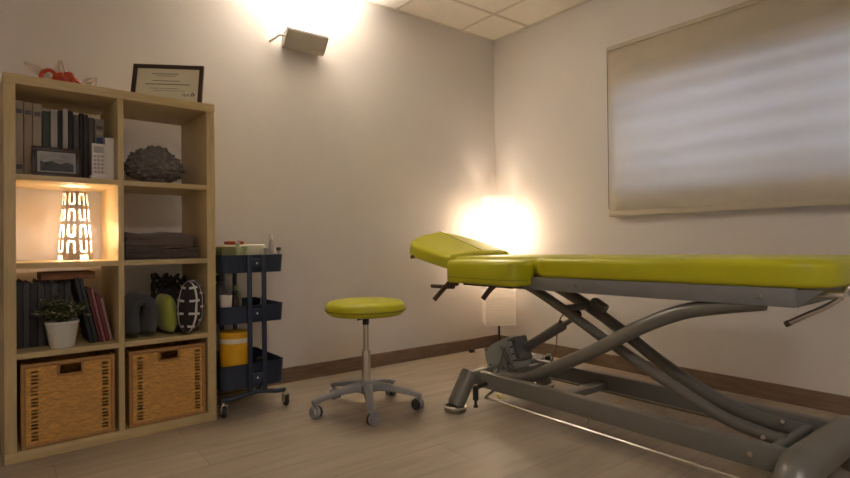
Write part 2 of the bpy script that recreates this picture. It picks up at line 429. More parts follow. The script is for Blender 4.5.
cb_beige = col_mat('beige_book_cloth', (0.42, 0.35, 0.25)); cb_beige2 = col_mat('tan_book_cloth', (0.38, 0.30, 0.21))
cb_dg = col_mat('dark_green_cloth', (0.045, 0.07, 0.05)); cb_wh = col_mat('off_white_cover', (0.45, 0.42, 0.38))
cb_bk = col_mat('black_cover', (0.02, 0.018, 0.018)); cb_gr = col_mat('dark_grey_cover', (0.10, 0.085, 0.08))
cb_br = col_mat('dark_brown_cover', (0.055, 0.035, 0.032)); cb_bl = col_mat('blue_cover', (0.04, 0.075, 0.16)); cb_sil = col_mat('silver_grey_cover', (0.27, 0.25, 0.22))
GB = 'books in the top left compartment'
z1 = Z[3]
V = 0.11
rowb = [
 (0.042, 0.028, 0.292, cb_beige, 'beige clothbound book at the far left of the top row', [(0.255, 0.272, M['dframe']), (0.03, 0.05, M['dframe'])]),
 (0.071, 0.028, 0.290, cb_beige2, 'tan book with dark spine mark, second from the left in the top row', [(0.253, 0.270, M['dframe'])]),
 (0.100, 0.030, 0.288, cb_beige, 'beige book with dark spine mark beside the dark green book', [(0.250, 0.268, M['dframe'])]),
 (0.132, 0.026, 0.262, cb_dg, 'dark green book between beige and off-white books', None),
 (0.160, 0.024, 0.268, cb_wh, 'off-white book just right of the dark green book', None),
 (0.186, 0.014, 0.272, cb_bk, 'thin black book between the two whitish books', None),
 (0.201, 0.020, 0.282, cb_wh, 'slim white binder with small black mark near its foot', [(0.035, 0.055, cb_bk)]),
 (0.223, 0.016, 0.276, cb_bk, 'narrow black binder right of the slim white binder', None),
 (0.240, 0.020, 0.262, cb_gr, 'dark grey book above the photo frame', None),
 (0.262, 0.014, 0.272, cb_bk, 'black book between dark grey and brown books', None),
 (0.277, 0.016, 0.268, cb_br, 'dark brown book behind the photo frame corner', None),
 (0.294, 0.022, 0.258, cb_gr, 'grey-brown book left of the blue-labelled book', None),
 (0.318, 0.034, 0.256, cb_sil, 'silvery book with a blue block on its spine behind the phone', [(0.10, 0.19, cb_bl), (0.20, 0.215, cb_beige), (0.225, 0.24, cb_gr)]),
]
for u, w_, h_, m_, lab, sp in rowb:
    book('book', lab, u, V, z1, w_ - 0.001, h_ + 0.014, 0.20, m_, group=GB, spine=sp)

# framed black and white photo
t = thing('photo_frame', 'small dark frame with black and white landscape photo leaning on books', 'picture frame', tuple(sh(0.173, 0.028, z1)), SA)
TL = Matrix.Rotation(D(-9), 4, 'X')
def frame_bars(w, h, bw, dpt):
    b = BM()
    box(b, -w / 2, w / 2, 0, dpt, 0, bw, 0.0015); box(b, -w / 2, w / 2, 0, dpt, h - bw, h, 0.0015)
    box(b, -w / 2, -w / 2 + bw, 0, dpt, bw, h - bw, 0.0015); box(b, w / 2 - bw, w / 2, 0, dpt, bw, h - bw, 0.0015)
    return b
b = frame_bars(0.165, 0.122, 0.017, 0.014); b.transform(TL); obj('frame', b, M['dframe'], t)
b = box(BM(), -0.07, 0.07, 0.006, 0.009, 0.013, 0.109); b.transform(TL); obj('mount', b, M['mount'], t)
b = box(BM(), -0.056, 0.056, 0.0045, 0.0065, 0.024, 0.098); b.transform(TL); ph = obj('photo', b, M['cloudp'], t)
b = BM(); pts = [(-0.056, 0.024), (0.056, 0.024), (0.056, 0.056), (0.035, 0.062), (0.01, 0.054), (-0.02, 0.066), (-0.04, 0.058), (-0.056, 0.064)]
v0 = [b.verts.new((x, 0.0035, z)) for x, z in pts]; v1 = [b.verts.new((x, 0.006, z)) for x, z in pts]
b.faces.new(v0); b.faces.new(v1[::-1])
for i in range(len(pts)): b.faces.new((v0[i], v1[i], v1[(i + 1) % len(pts)], v0[(i + 1) % len(pts)]))
b.transform(TL); obj('hills', b, M['hillp'], ph)
b = box(BM(), -0.02, 0.02, 0.014, 0.017, 0.0, 0.10); b.transform(TL); obj('back_stand', b, M['dframe'], t)

# cordless phone and white box
t = thing('cordless_phone', 'white cordless phone with keypad standing in front of the books', 'phone', tuple(sh(0.319, 0.035, z1)), SA)
obj('charging_base', box(BM(), -0.030, 0.030, -0.008, 0.05, 0, 0.02, 0.006), M['white'], t)
b = box(BM(), -0.025, 0.025, 0.0, 0.024, 0.008, 0.152, 0.006, 3); obj('handset', b, M['white'], t)
obj('screen', box(BM(), -0.018, 0.018, -0.0012, 0.002, 0.112, 0.140, 0.0005), M['mount'], t)
b = BM()
for r in range(5):
    for c in range(3): box(b, -0.019 + c * 0.0135, -0.0085 + c * 0.0135, -0.0015, 0.002, 0.026 + r * 0.0165, 0.037 + r * 0.0165, 0.001)
obj('keypad', b, M['mount'], t)
tag(obj('white_box', box(BM(), -0.018, 0.018, 0, 0.03, 0, 0.185, 0.003), M['white'], loc=tuple(sh(0.364, 0.06, z1)), rotz=SA), 'narrow white box standing right of the cordless phone', 'box')

# knitted heap, top right compartment
b = BM(); rnd = random.Random(3)
def lump(b, c, s, sub=5, amp=0.1, fr=6, seed=0, flatz=None):
    r = bmesh.ops.create_icosphere(b, subdivisions=sub, radius=1.0)
    for v in r['verts']:
        n = v.co.normalized()
        k = 1 + amp * noise.noise(n * fr + Vector((seed, 0, 0))) + amp * 0.5 * noise.noise(n * fr * 2.3 + Vector((0, seed, 0)))
        v.co = Vector((n.x * s[0] * k, n.y * s[1] * k, n.z * s[2] * k)) + Vector(c)
        if flatz is not None and v.co.z < flatz: v.co.z = flatz + (v.co.z - flatz) * 0.02
    return b
b = BM()
r = bmesh.ops.create_icosphere(b, subdivisions=6, radius=1.0)
for v in r['verts']:
    n = v.co.normalized()
    dd, pp = noise.voronoi(n * 4.2)
    k = 1.0 - 0.30 * min(dd[0], 0.8) + 0.05 * noise.noise(n * 14)
    top = 1.0 if n.z > 0 else 0.7
    v.co = Vector((n.x * 0.148 * k * (1 - 0.22 * max(0, n.z)), n.y * 0.13 * k, 0.085 + n.z * 0.118 * k * top))
    v.co.z = max(v.co.z, 0.001)
tag(obj('knitted_throw', b, M['knit'], loc=tuple(sh(0.575, 0.20, Z[3])), rotz=SA, angle=180), 'dark grey chunky knitted throw heaped in the top right compartment', 'throw')

# table lamp with horseshoe pattern -------------------------------------
LZ = Z[2]
tl = thing('table_lamp', 'lit table lamp with tapered shade of glowing horseshoe cut-outs', 'lamp', tuple(sh(0.251, 0.16, LZ)), SA)
b = BM()
NA, NZ = 96, 96
r0, r1, hh = 0.066, 0.044, 0.292
def horseshoe(a, z):  # a: column phase 0..8, z: 0..1 over four rows
    zz = z * 4.35
    row = int(zz); fz = zz - row
    colp = a; ci = int(colp); fa = colp - ci
    if row == 0 and zz < 0.35: return 0.14 < fa < 0.86 and (ci % 2 == 0) and zz < 0.30
    fz = (zz - 0.35) % 1.0; row = int((zz - 0.35))
    if zz < 0.35: return False
    up = (row + ci) % 2 == 0
    y = fz if up else 1 - fz     # U opening upward when up
    x = abs(fa - 0.5)
    if y < 0.12 or y > 0.88: return False
    if y > 0.38:
        return 0.16 + 0.02 * (y < 0.8) < x < 0.32 + 0.03 * (y < 0.7)
    rr = math.hypot(x, (0.38 - y) * 1.15)
    return 0.18 < rr < 0.35
rings = []
for j in range(NZ + 1):
    f = j / NZ; R_ = r0 + (r1 - r0) * f
    rings.append([b.verts.new((R_ * math.cos(2 * PI * i / NA), R_ * math.sin(2 * PI * i / NA), 0.004 + hh * f)) for i in range(NA)])
for j in range(NZ):
    for i in range(NA):
        f = b.faces.new((rings[j][i], rings[j][(i + 1) % NA], rings[j + 1][(i + 1) % NA], rings[j + 1][i]))
        f.material_index = 1 if horseshoe((i + 0.5) * 8 / NA, (j + 0.5) / NZ) else 0
obj('lamp_shade', b, [M['lampgrey'], M['lampwhite']], tl, angle=180)
obj('lamp_foot', lathe(BM(), [(0.0001, 0), (0.05, 0), (0.05, 0.006), (0.012, 0.012), (0.012, 0.08), (0.0001, 0.08)], cap=False), M['white'], tl)
obj('bulb', ball(BM(), (0, 0, 0.12), 0.022, (1, 1, 1.3)), M['bulb'], tl)

# folded blankets --------------------------------------------------------
def folded(name, label, u, v, z, w, d, h, layers, m, seed, cat='blanket', group=None):
    t = thing(name, label, cat, tuple(sh(u, v, z)), SA, group)
    lh = h / layers
    prof = []
    b = BM(); N = 44
    for L in range(layers):
        zz = lh * L
        verts = []
        for j in range(11):
            for i in range(N + 1):
                pass
        r = bmesh.ops.create_cube(b, size=1.0)
        es = [e for vv in r['verts'] for e in vv.link_edges]
        bmesh.ops.scale(b, vec=(w * (1 - 0.02 * rnd.random()), d, lh * 1.02), verts=r['verts'])
        bmesh.ops.translate(b, vec=(0.006 * (rnd.random() - 0.5), 0, zz + lh / 2), verts=r['verts'])
    bmesh.ops.bevel(b, geom=list(b.edges), offset=lh * 0.42, segments=4, affect='EDGES')
    bmesh.ops.subdivide_edges(b, edges=[e for e in b.edges if e.calc_length() > 0.05], cuts=16, use_grid_fill=True)
    for vv in b.verts:
        k = vv.co.z / h
        vv.co.z += 0.014 * k * noise.noise(Vector((vv.co.x * 7 + seed, vv.co.y * 5, 0))) + 0.004 * noise.noise(Vector((vv.co.x * 20, seed, vv.co.z * 20)))
        vv.co.y += 0.008 * noise.noise(Vector((vv.co.x * 9, 0, vv.co.z * 14 + seed)))
        if vv.co.z < 0: vv.co.z = 0
    bmesh.ops.remove_doubles(b, verts=b.verts, dist=0.0001)
    obj('folded_cloth', b, m, t, angle=60)
    return t
folded('folded_blanket', 'dark folded fleece blanket at the bottom of the two-blanket stack', 0.577, 0.205, Z[2], 0.325, 0.30, 0.052, 2, M['blank2'], 1, group='folded blankets')
folded('folded_blanket', 'taupe folded fleece blanket lying on top of the darker blanket', 0.570, 0.20, Z[2] + 0.052, 0.31, 0.29, 0.066, 2, M['blank'], 5, group='folded blankets')

# third row left: dark magazines, flat brown box file, plant, leaning folders -----
GM = 'dark magazine files in the third row'
z3 = Z[1]
mm = [cb_bk, cb_gr, cb_bk, cb_gr]
labs = ['black ring binder at the far left behind the plant', 'dark grey binder second from left behind the plant', 'narrow black binder left of the potted plant', 'dark grey file just left of the plant leaves', 'black file behind the left plant leaves', 'dark grey file behind the middle of the plant', 'black file behind the plant pot centre', 'dark grey file right behind the plant', 'black file behind the right plant leaves']
cbb = [col_mat('dark_file_%s' % k, c) for k, c in (('a', (0.05, 0.045, 0.045)), ('b', (0.095, 0.085, 0.085)), ('c', (0.035, 0.03, 0.032)), ('d', (0.075, 0.07, 0.07)))]
uu = 0.042
for i, wd in enumerate([0.026, 0.022, 0.026, 0.024, 0.022, 0.024, 0.024, 0.022]):
    book('file_binder', labs[i], uu, 0.135, z3, wd - 0.0015, 0.272 - 0.006 * (i % 3), 0.22, cbb[i % 4], cat='binder', group=GM)
    uu += wd
tag(obj('brown_box', box(BM(), 0, 0.19, 0, 0.16, 0, 0.03, 0.004), col_mat('brown_card', (0.30, 0.135, 0.06)), loc=tuple(sh(0.122, 0.085, z3 + 0.273)), rotz=SA), 'flat orange-brown box lying on the dark binders above the plant', 'box')
cbl = [col_mat('black_navy_folder', (0.025, 0.028, 0.035)), col_mat('dark_slate_folder', (0.035, 0.04, 0.045)), col_mat('maroon_folder', (0.16, 0.03, 0.035)), col_mat('pink_folder', (0.32, 0.13, 0.13)), col_mat('red_folder', (0.22, 0.035, 0.045)), col_mat('pale_pink_folder', (0.36, 0.22, 0.20))]
ll = ['black leaning folder nearest the plant', 'dark slate folder leaning left beside the red ones', 'maroon folder leaning left of the pink one', 'pink folder leaning among the red folders', 'red folder leaning second from the divider', 'pale pink folder leaning nearest the divider']
base_u = [0.291, 0.307, 0.325, 0.339, 0.353, 0.3665]; hs = [0.285, 0.275, 0.235, 0.23, 0.205, 0.19]; tilts = [-11.5] * 6
for i in range(6):
    book('folder', ll[i], base_u[i], 0.07 + 0.004 * i, z3, 0.011 if i > 1 else 0.013, hs[i], 0.20, cbl[i], cat='folder', group='leaning folders', tilt=D(tilts[i]))

# potted plant
t = thing('potted_plant', 'small bushy green plant in a white pot on the third shelf', 'potted plant', tuple(sh(0.190, 0.056, z3)), SA)
b = lathe(BM(), [(0.041, 0), (0.043, 0.002), (0.0575, 0.095), (0.060, 0.097), (0.060, 0.108), (0.055, 0.108), (0.053, 0.095), (0.001, 0.094)], cap=False)
obj('pot', b, M['pot'], t)
obj('soil', lathe(BM(), [(0.0001, 0.098), (0.052, 0.096), (0.052, 0.093), (0.0001, 0.093)], cap=False), M['soil'], t)
def leaf(b, base, d, L, W, mi):
    d = Vector(d).normalized(); s = d.cross(Vector((0, 0, 1)));
    s = s.normalized() if s.length > 0.01 else Vector((1, 0, 0)); n = s.cross(d)
    p = Vector(base); pr = None
    for k in range(5):
        f = k / 4; w = W * math.sin(PI * min(0.999, f * 0.92 + 0.06)); c = p + d * L * f - Vector((0, 0, 1)) * L * 0.35 * f * f
        row = [b.verts.new(c - s * w + n * w * 0.3), b.verts.new(c), b.verts.new(c + s * w + n * w * 0.3)]
        if pr:
            for q in (0, 1):
                fc = b.faces.new((pr[q], pr[q + 1], row[q + 1], row[q])); fc.material_index = mi
        pr = row
b = BM(); sb = BM()
pr_ = random.Random(11)
for i in range(46):
    a = pr_.random() * 2 * PI; rr = 0.02 + 0.085 * pr_.random() ** 0.8; hz = 0.124 + 0.125 * pr_.random() ** 0.8 * (1.15 - rr / 0.13)
    tip = Vector((rr * math.cos(a), min(rr * math.sin(a), 0.05), hz)); base = Vector((0.012 * math.cos(a), 0.012 * math.sin(a), 0.095))
    mid = (base + tip) / 2 + Vector((0, 0, 0.02))
    tube(sb, [base, mid, tip], 0.0012, 5, 4)
    for k in range(9):
        f = 0.3 + 0.7 * k / 8; p = base.lerp(mid, f * 2) if f < 0.5 else mid.lerp(tip, f * 2 - 1)
        a2 = pr_.random() * 2 * PI
        leaf(b, p, (math.cos(a2), math.sin(a2), 0.5 * pr_.random() + 0.1), 0.018 + 0.012 * pr_.random(), 0.0070 + 0.003 * pr_.random(), 1 if pr_.random() < 0.45 else 0)
obj('stems', sb, M['leaf'], t)
obj('foliage', b, [M['leaf'], M['leafl']], t)

# third row right --------------------------------------------------------
t = thing('rolled_blanket', 'charcoal blanket folded over and tucked in left of the green cushion', 'blanket', tuple(sh(0.488, 0.128, z3)), SA)
b = BM()
# an upright folded-over roll: thick band bent in an arch
path = [(-0.036, 0, 0.032), (-0.040, 0, 0.10), (-0.030, 0, 0.15), (0.0, 0, 0.168), (0.030, 0, 0.145), (0.034, 0, 0.09), (0.028, 0, 0.03)]
P = smooth_path(path, 6)
prev = None
for i, p in enumerate(P):
    tt = (P[min(i + 1, len(P) - 1)] - P[max(i - 1, 0)]).normalized(); nn = Vector((tt.z, 0, -tt.x))
    ring = []
    for k in range(20):
        a = 2 * PI * k / 20
        ca, sa_ = math.cos(a), math.sin(a)
        rx = 0.027 * (1 + 0.10 * noise.noise(Vector((i * 0.3, k * 0.5, 0)))); ry = 0.12
        ring.append(b.verts.new(p + nn * rx * math.copysign(abs(ca) ** 0.8, ca) + Vector((0, ry * math.copysign(abs(sa_) ** 0.6, sa_), 0))))
    if prev:
        for k in range(20): b.faces.new((prev[k], prev[(k + 1) % 20], ring[(k + 1) % 20], ring[k]))
    else: b.faces.new(ring[::-1])
    prev = ring
b.faces.new(prev)
for v in b.verts: v.co.z = max(0.0, v.co.z * 1.02)
obj('folded_cloth', b, M['char'], t, angle=80)

def cushion(w, h, th, edge=0.012, pattern=None, nu=56, seed=0):
    b = BM(); G = []
    for side in (1, -1):
        g_ = []
        for j in range(nu + 1):
            row = []
            for i in range(nu + 1):
                x = i / nu * 2 - 1; z = j / nu * 2 - 1
                px = x * (1 - 0.09 * (1 - z * z) * abs(x)); pz = z * (1 - 0.09 * (1 - x * x) * abs(z))
                # round the outline a little towards an ellipse
                e = 0.30; cx = px * math.sqrt(1 - e * pz * pz); cz = pz * math.sqrt(1 - e * px * px)
                tk = ((1 - abs(x) ** 2.4) * (1 - abs(z) ** 2.4)) ** 0.55
                y = side * (th / 2 * tk) * (1 + 0.12 * noise.noise(Vector((x * 2 + seed, z * 2, side))))
                if abs(x) > 0.9999 or abs(z) > 0.9999: y = 0
                row.append(b.verts.new((cx * w / 2, y, cz * h / 2)))
            g_.append(row)
        for j in range(nu):
            for i in range(nu):
                f = b.faces.new((g_[j][i], g_[j][i + 1], g_[j + 1][i + 1], g_[j + 1][i]))
                if pattern and pattern((i + 0.5) / nu, (j + 0.5) / nu, side): f.material_index = 1
    bmesh.ops.remove_doubles(b, verts=b.verts, dist=1e-5)
    return b
# green cushion: seen edge-on, standing
b = cushion(0.21, 0.192, 0.078, seed=4); b.transform(Matrix.Translation((0, 0, 0.097)) @ Matrix.Rotation(D(-4), 4, 'Y') @ Matrix.Rotation(PI / 2 + 0.04, 4, 'Z'))
t = thing('cushion', 'olive green cushion standing between charcoal blanket and patterned cushion', 'cushion', tuple(sh(0.600, 0.12, z3)), SA, 'cushions in the third row')
obj('cushion_cover', b, M['greenc'], t, angle=180)
obj('seam', tube(BM(), [(-0.004, -0.1035, 0.05), (-0.001, -0.1050, 0.11), (0.003, -0.1035, 0.165)], 0.002, 6), M['greenc'], t)
def pat(x, z, side):
    k = x * 4.0; c = int(k); f = k - c
    if abs(f - 0.5) < 0.12: return True
    zz = (z * 4.0 + (0.5 if c % 2 else 0)) % 1.0
    kk = (x * 5.0 + 0.0) ; 
    return abs(zz - 0.5) < 0.085 and abs(f - 0.5) < 0.44
b = cushion(0.220, 0.265, 0.112, pattern=pat, nu=90, seed=9)
b.transform(Matrix.Translation((0, 0, 0.128)) @ Matrix.Rotation(D(3), 4, 'Y') @ Matrix.Rotation(D(62), 4, 'Z'))
t = thing('cushion', 'black cushion with white crossed lines at the right of the third row', 'cushion', tuple(sh(0.690, 0.045, z3)), SA, 'cushions in the third row')
obj('cushion_cover', b, [M['blackf'], M['whitef']], t, angle=180)
# dark openwork thing behind
b = BM()
for k in range(9):
    a0 = k * 0.7
    tube(b, [(0.075 * math.cos(a0 + s * 0.55), 0.035 * math.sin(a0 + s * 0.5), 0.012 + 0.25 * (s / 7) + 0.01 * math.sin(s + k)) for s in range(8)], 0.0075, 7, 4)
lump(b, (0, 0.0, 0.13), (0.058, 0.03, 0.125), 4, 0.2, 5, 2, 0.002)
tag(obj('dark_shawl', b, M['mesh'], loc=tuple(sh(0.665, 0.305, z3)), rotz=SA), 'dark openwork shawl bunched up behind the patterned cushion', 'shawl')

# wicker baskets ----------------------------------------------------------
def wicker_panel(b, w, h, org, ax, az, nrm, slots=True, handle=False, amp=0.004):
    cols = 72; nrow = 84; rows = nrow
    org, ax, az, nrm = Vector(org), Vector(ax), Vector(az), Vector(nrm)
    G = []
    for j in range(rows + 1):
        row = []
        for i in range(cols + 1):
            s = 1 if (j // 3) % 2 == 0 else -1
            o_ = amp * 0.35 * math.sin(i * PI / 3 + PI / 6) * s * (0 if j % 3 == 0 else 1) - amp * 1.1 * (j % 3 == 0) - amp * 0.45 * (i % 6 == 0)
            row.append(b.verts.new(org + ax * (w * i / cols) + az * (h * j / rows) + nrm * o_))
        G.append(row)
    for j in range(rows):
        for i in range(cols):
            x = (i + 0.5) / cols; z = (j + 0.5) / rows
            if handle and 0.385 < x < 0.635 and 0.855 < z < 0.965: continue
            if slots and (0.09 < x < 0.155 or 0.875 < x < 0.94) and 0.04 < z < 0.94 and j % 4 < 2: continue
            b.faces.new((G[j][i], G[j][i + 1], G[j + 1][i + 1], G[j + 1][i]))
bk = thing('wicker_basket', 'honey wicker basket in the bottom left compartment', 'basket', tuple(sh(0.2105, 0.006, Z[0])), SA, 'wicker baskets in the bottom row')
W_, H_, D_ = 0.322, 0.328, 0.36
b = BM(); wicker_panel(b, W_ - 0.02, H_ - 0.02, (-W_ / 2 + 0.01, 0.006, 0.01), (1, 0, 0), (0, 0, 1), (0, -1, 0), True, True)
o = obj('front_panel', b, M['wick'], bk, angle=180); sm = o.modifiers.new('t', 'SOLIDIFY'); sm.thickness = 0.003; sm.offset = -1
b = BM()
wicker_panel(b, D_ - 0.02, H_ - 0.02, (-W_ / 2 + 0.006, 0.01, 0.01), (0, 1, 0), (0, 0, 1), (-1, 0, 0), False)
wicker_panel(b, D_ - 0.02, H_ - 0.02, (W_ / 2 - 0.006, 0.01, 0.01), (0, 1, 0), (0, 0, 1), (1, 0, 0), False)
wicker_panel(b, W_ - 0.02, H_ - 0.02, (-W_ / 2 + 0.01, D_ - 0.006, 0.01), (1, 0, 0), (0, 0, 1), (0, 1, 0), False)
box(b, -W_ / 2 + 0.01, W_ / 2 - 0.01, 0.01, D_ - 0.01, 0.004, 0.012)
o = obj('side_panel', b, M['wick'], bk, angle=180)
r_ = 0.0085
for x in (-W_ / 2 + r_, W_ / 2 - r_):
    for y in (r_, D_ - r_): obj('corner_post', cyl(BM(), (x, y, 0), (x, y, H_), r_, n=12), M['wickd'], bk)
for z in (r_, H_ - r_):
    b = BM()
    for y in (r_, D_ - r_): cyl(b, (-W_ / 2 + r_, y, z), (W_ / 2 - r_, y, z), r_, n=12)
    for x in (-W_ / 2 + r_, W_ / 2 - r_): cyl(b, (x, r_, z), (x, D_ - r_, z), r_, n=12)
    obj('rim', b, M['wickd'], bk)
b = BM(); hx0, hx1, hz0, hz1 = -0.038, 0.038, H_ * 0.835, H_ * 0.95
box(b, hx0 - 0.006, hx1 + 0.006, -0.001, 0.014, hz0 - 0.008, hz0, 0.002); box(b, hx0 - 0.006, hx1 + 0.006, -0.001, 0.014, hz1, hz1 + 0.008, 0.002)
box(b, hx0 - 0.007, hx0, -0.001, 0.014, hz0, hz1, 0.002); box(b, hx1, hx1 + 0.007, -0.001, 0.014, hz0, hz1, 0.002)
obj('handle_opening', b, M['wickd'], bk)
dup(bk, tuple(sh(0.583, 0.004, Z[0])), SA, 'honey wicker basket in the bottom right compartment')

# on top of the bookcase -----------------------------------------------------
t = thing('ribbon_ornament', 'orange-red looped ribbon ornament with pale tulle on top of the bookcase', 'ornament', tuple(sh(0.21, 0.10, SH)), SA)
b = BM()
tube(b, [(-0.083, 0, 0.012), (-0.080, 0, 0.045), (-0.055, 0, 0.062), (-0.034, 0, 0.048), (-0.022, 0, 0.020)], 0.008, 8, 6, flat=1.0)
lump(b, (-0.010, 0, 0.030), (0.034, 0.022, 0.028), 4, 0.25, 3, 1, 0.001)
lump(b, (0.012, 0.005, 0.048), (0.022, 0.02, 0.020), 4, 0.3, 3, 5)
tube(b, [(0.0, 0, 0.03), (0.025, -0.01, 0.038), (0.048, -0.005, 0.028), (0.062, 0, 0.014)], 0.008, 8, 6, radii=(0.011, 0.006))
tube(b, [(0.0, 0, 0.018), (0.025, -0.01, 0.020), (0.045, -0.005, 0.012), (0.060, 0, 0.009)], 0.007, 8, 6)
obj('ribbon', b, M['orange'], t)
obj('dark_tip', ball(BM(), (0.067, -0.002, 0.012), 0.010, (1.2, 1, 0.9)), M['blackp'], t)
b = BM()
def petal(b, c, w, h, ang, seed):
    G = []
    for j in range(13):
        row = []
        for i in range(13):
            x = (i / 12 * 2 - 1); z = j / 12
            ww = w * math.sin(PI * (0.12 + 0.8 * z))
            p = Vector((x * ww, 0.02 * noise.noise(Vector((x * 1.5 + seed, z * 3, 0))) + 0.006 * math.sin(x * 8), z * h))
            row.append(b.verts.new(Matrix.Translation(c) @ Matrix.Rotation(ang, 4, 'Y') @ p))
        G.append(row)
    for j in range(12):
        for i in range(12): b.faces.new((G[j][i], G[j][i + 1], G[j + 1][i + 1], G[j + 1][i]))
petal(b, (-0.03, 0.03, 0.03), 0.022, 0.12, D(-62), 1)
petal(b, (-0.005, 0.03, 0.03), 0.022, 0.09, D(-5), 3)
petal(b, (0.06, 0.02, 0.004), 0.024, 0.085, D(42), 5)
petal(b, (-0.05, 0.0, 0.004), 0.012, 0.07, D(-80), 6)
petal(b, (0.02, 0.02, 0.004), 0.020, 0.10, D(78), 7)
obj('tulle', b, M['tulle'], t, angle=180)

t = thing('framed_certificate', 'dark framed cream certificate leaning on top of the bookcase', 'picture frame', tuple(sh(0.610, 0.14, SH)), SA - D(32))
TC = Matrix.Rotation(D(-15), 4, 'X')
cw, ch = 0.32, 0.215
b = frame_bars(cw, ch, 0.019, 0.018); b.transform(TC); obj('frame', b, M['dframe'], t)
b = box(BM(), -cw / 2 + 0.015, cw / 2 - 0.015, 0.007, 0.012, 0.015, ch - 0.015); b.transform(TC); cert = obj('certificate', b, M['parch'], t)
b = BM(); rr = random.Random(5)
for (z, x0, x1, th) in ((0.168, -0.075, 0.045, 0.003), (0.157, -0.055, 0.035, 0.0022), (0.130, -0.07, 0.055, 0.003), (0.112, -0.10, 0.10, 0.0042), (0.090, -0.08, 0.05, 0.0018), (0.078, -0.06, 0.08, 0.0015)):
    x = x0
    box(b, x0, x1, 0.0062, 0.0072, z - th / 2, z + th / 2)
b.transform(TC); obj('text_lines', b, M['ink'], cert)
b = BM()
tube(b, [(0.068, 0.006, 0.052), (0.078, 0.006, 0.062), (0.084, 0.006, 0.050), (0.096, 0.006, 0.060), (0.100, 0.006, 0.052)], 0.0013, 5)
tube(b, [(0.108, 0.006, 0.050), (0.116, 0.006, 0.068), (0.124, 0.006, 0.058), (0.116, 0.006, 0.052)], 0.0022, 5)
b.transform(TC); obj('signature', b, M['inkd'], cert)
b = box(BM(), -0.03, 0.03, 0.018, 0.021, 0.0, 0.15); b.transform(Matrix.Rotation(D(-14), 4, 'X')); obj('back_board', b, M['dframe'], t)

# ------------------------------------------------------------------ utility trolley
TX0, TX1, TY0, TY1 = -2.302, -1.986, -0.452, -0.035
tr = thing('utility_trolley', 'navy blue three-tier metal trolley on casters beside the bookcase', 'trolley', ((TX0 + TX1) / 2, (TY0 + TY1) / 2, 0))
def tray(z0, z1):
    b = BM()
    rad = 0.03
    poly = []
    for cx, cy, a0 in ((TX1 - rad, TY1 - rad, 0), (TX0 + rad, TY1 - rad, 90), (TX0 + rad, TY0 + rad, 180), (TX1 - rad, TY0 + rad, 270)):
        for k in range(7):
            a = D(a0 + 15 * k); poly.append((cx + rad * math.cos(a), cy + rad * math.sin(a)))
    cxx, cyy = (TX0 + TX1) / 2, (TY0 + TY1) / 2
    n = len(poly)
    def ring(s, z): return [b.verts.new((cxx + (x - cxx) * s[0], cyy + (y - cyy) * s[1], z)) for x, y in poly]
    rs = [ring((0.97, 0.975), z0), ring((1, 1), z1 - 0.004), ring((1.012, 1.01), z1), ring((0.985, 0.987), z1), ring((0.975, 0.98), z1 - 0.006), ring((0.95, 0.96), z0 + 0.003)]
    b.faces.new(rs[0][::-1])
    for a, c in zip(rs, rs[1:]):
        for i in range(n): b.faces.new((a[i], a[(i + 1) % n], c[(i + 1) % n], c[i]))
    b.faces.new(rs[-1])
    return b
TR = [(0.128, 0.245), (0.443, 0.528), (0.688, 0.775)]
for z0, z1_ in TR: obj('tray', tray(z0, z1_), M['navy'], tr, world=True, angle=50)
cxm = -2.131
for yy, s in ((TY0 - 0.008, -1), (TY1 + 0.008, 1)):
    for dx in (-0.036, 0.036):
        obj('upright', box(BM(), cxm + dx - 0.011, cxm + dx + 0.011, yy - 0.007, yy + 0.007, 0.10, 0.775 if s < 0 else 0.775, 0.003), M['navy'], tr, world=True)
    obj('base_bar', tube(BM(), [(TX0 + 0.005, yy + 0.012 * -s, 0.088), (TX0 + 0.05, yy, 0.092), (cxm, yy + 0.0, 0.105), (TX1 - 0.05, yy, 0.092), (TX1 - 0.002, yy + 0.012 * -s, 0.088)], 0.011, 10), M['navy'], tr, world=True)
    for z0, z1_ in TR:
        obj('bolt', ball(BM(), (cxm, yy - 0.004 * -s * -1 + (-0.006 if s < 0 else 0.006), z0 + 0.045), 0.0065, sub=2), M['chrome'], tr, world=True)
        obj('cross_plate', box(BM(), cxm - 0.036, cxm + 0.036, yy - 0.004, yy + 0.004, z0 + 0.02, z0 + 0.07, 0.002), M['navy'], tr, world=True)
for x in (TX0 + 0.014, TX1 + 0.012):
    for y in (TY0 + 0.02, TY1 - 0.02):
        b = BM(); cyl(b, (x, y, 0.062), (x, y, 0.09), 0.008); box(b, x - 0.014, x - 0.010, y - 0.016, y + 0.018, 0.02, 0.066, 0.001); box(b, x + 0.010, x + 0.014, y - 0.016, y + 0.018, 0.02, 0.066, 0.001); box(b, x - 0.014, x + 0.014, y - 0.014, y + 0.016, 0.058, 0.066, 0.001)
        c = obj('caster', b, M['chrome'], tr, world=True)
        obj('wheel', cyl(BM(), (x - 0.0085, y, 0.0275), (x + 0.0085, y, 0.0275), 0.0275, n=24, bev=0.004), M['rubber'], c, world=True)

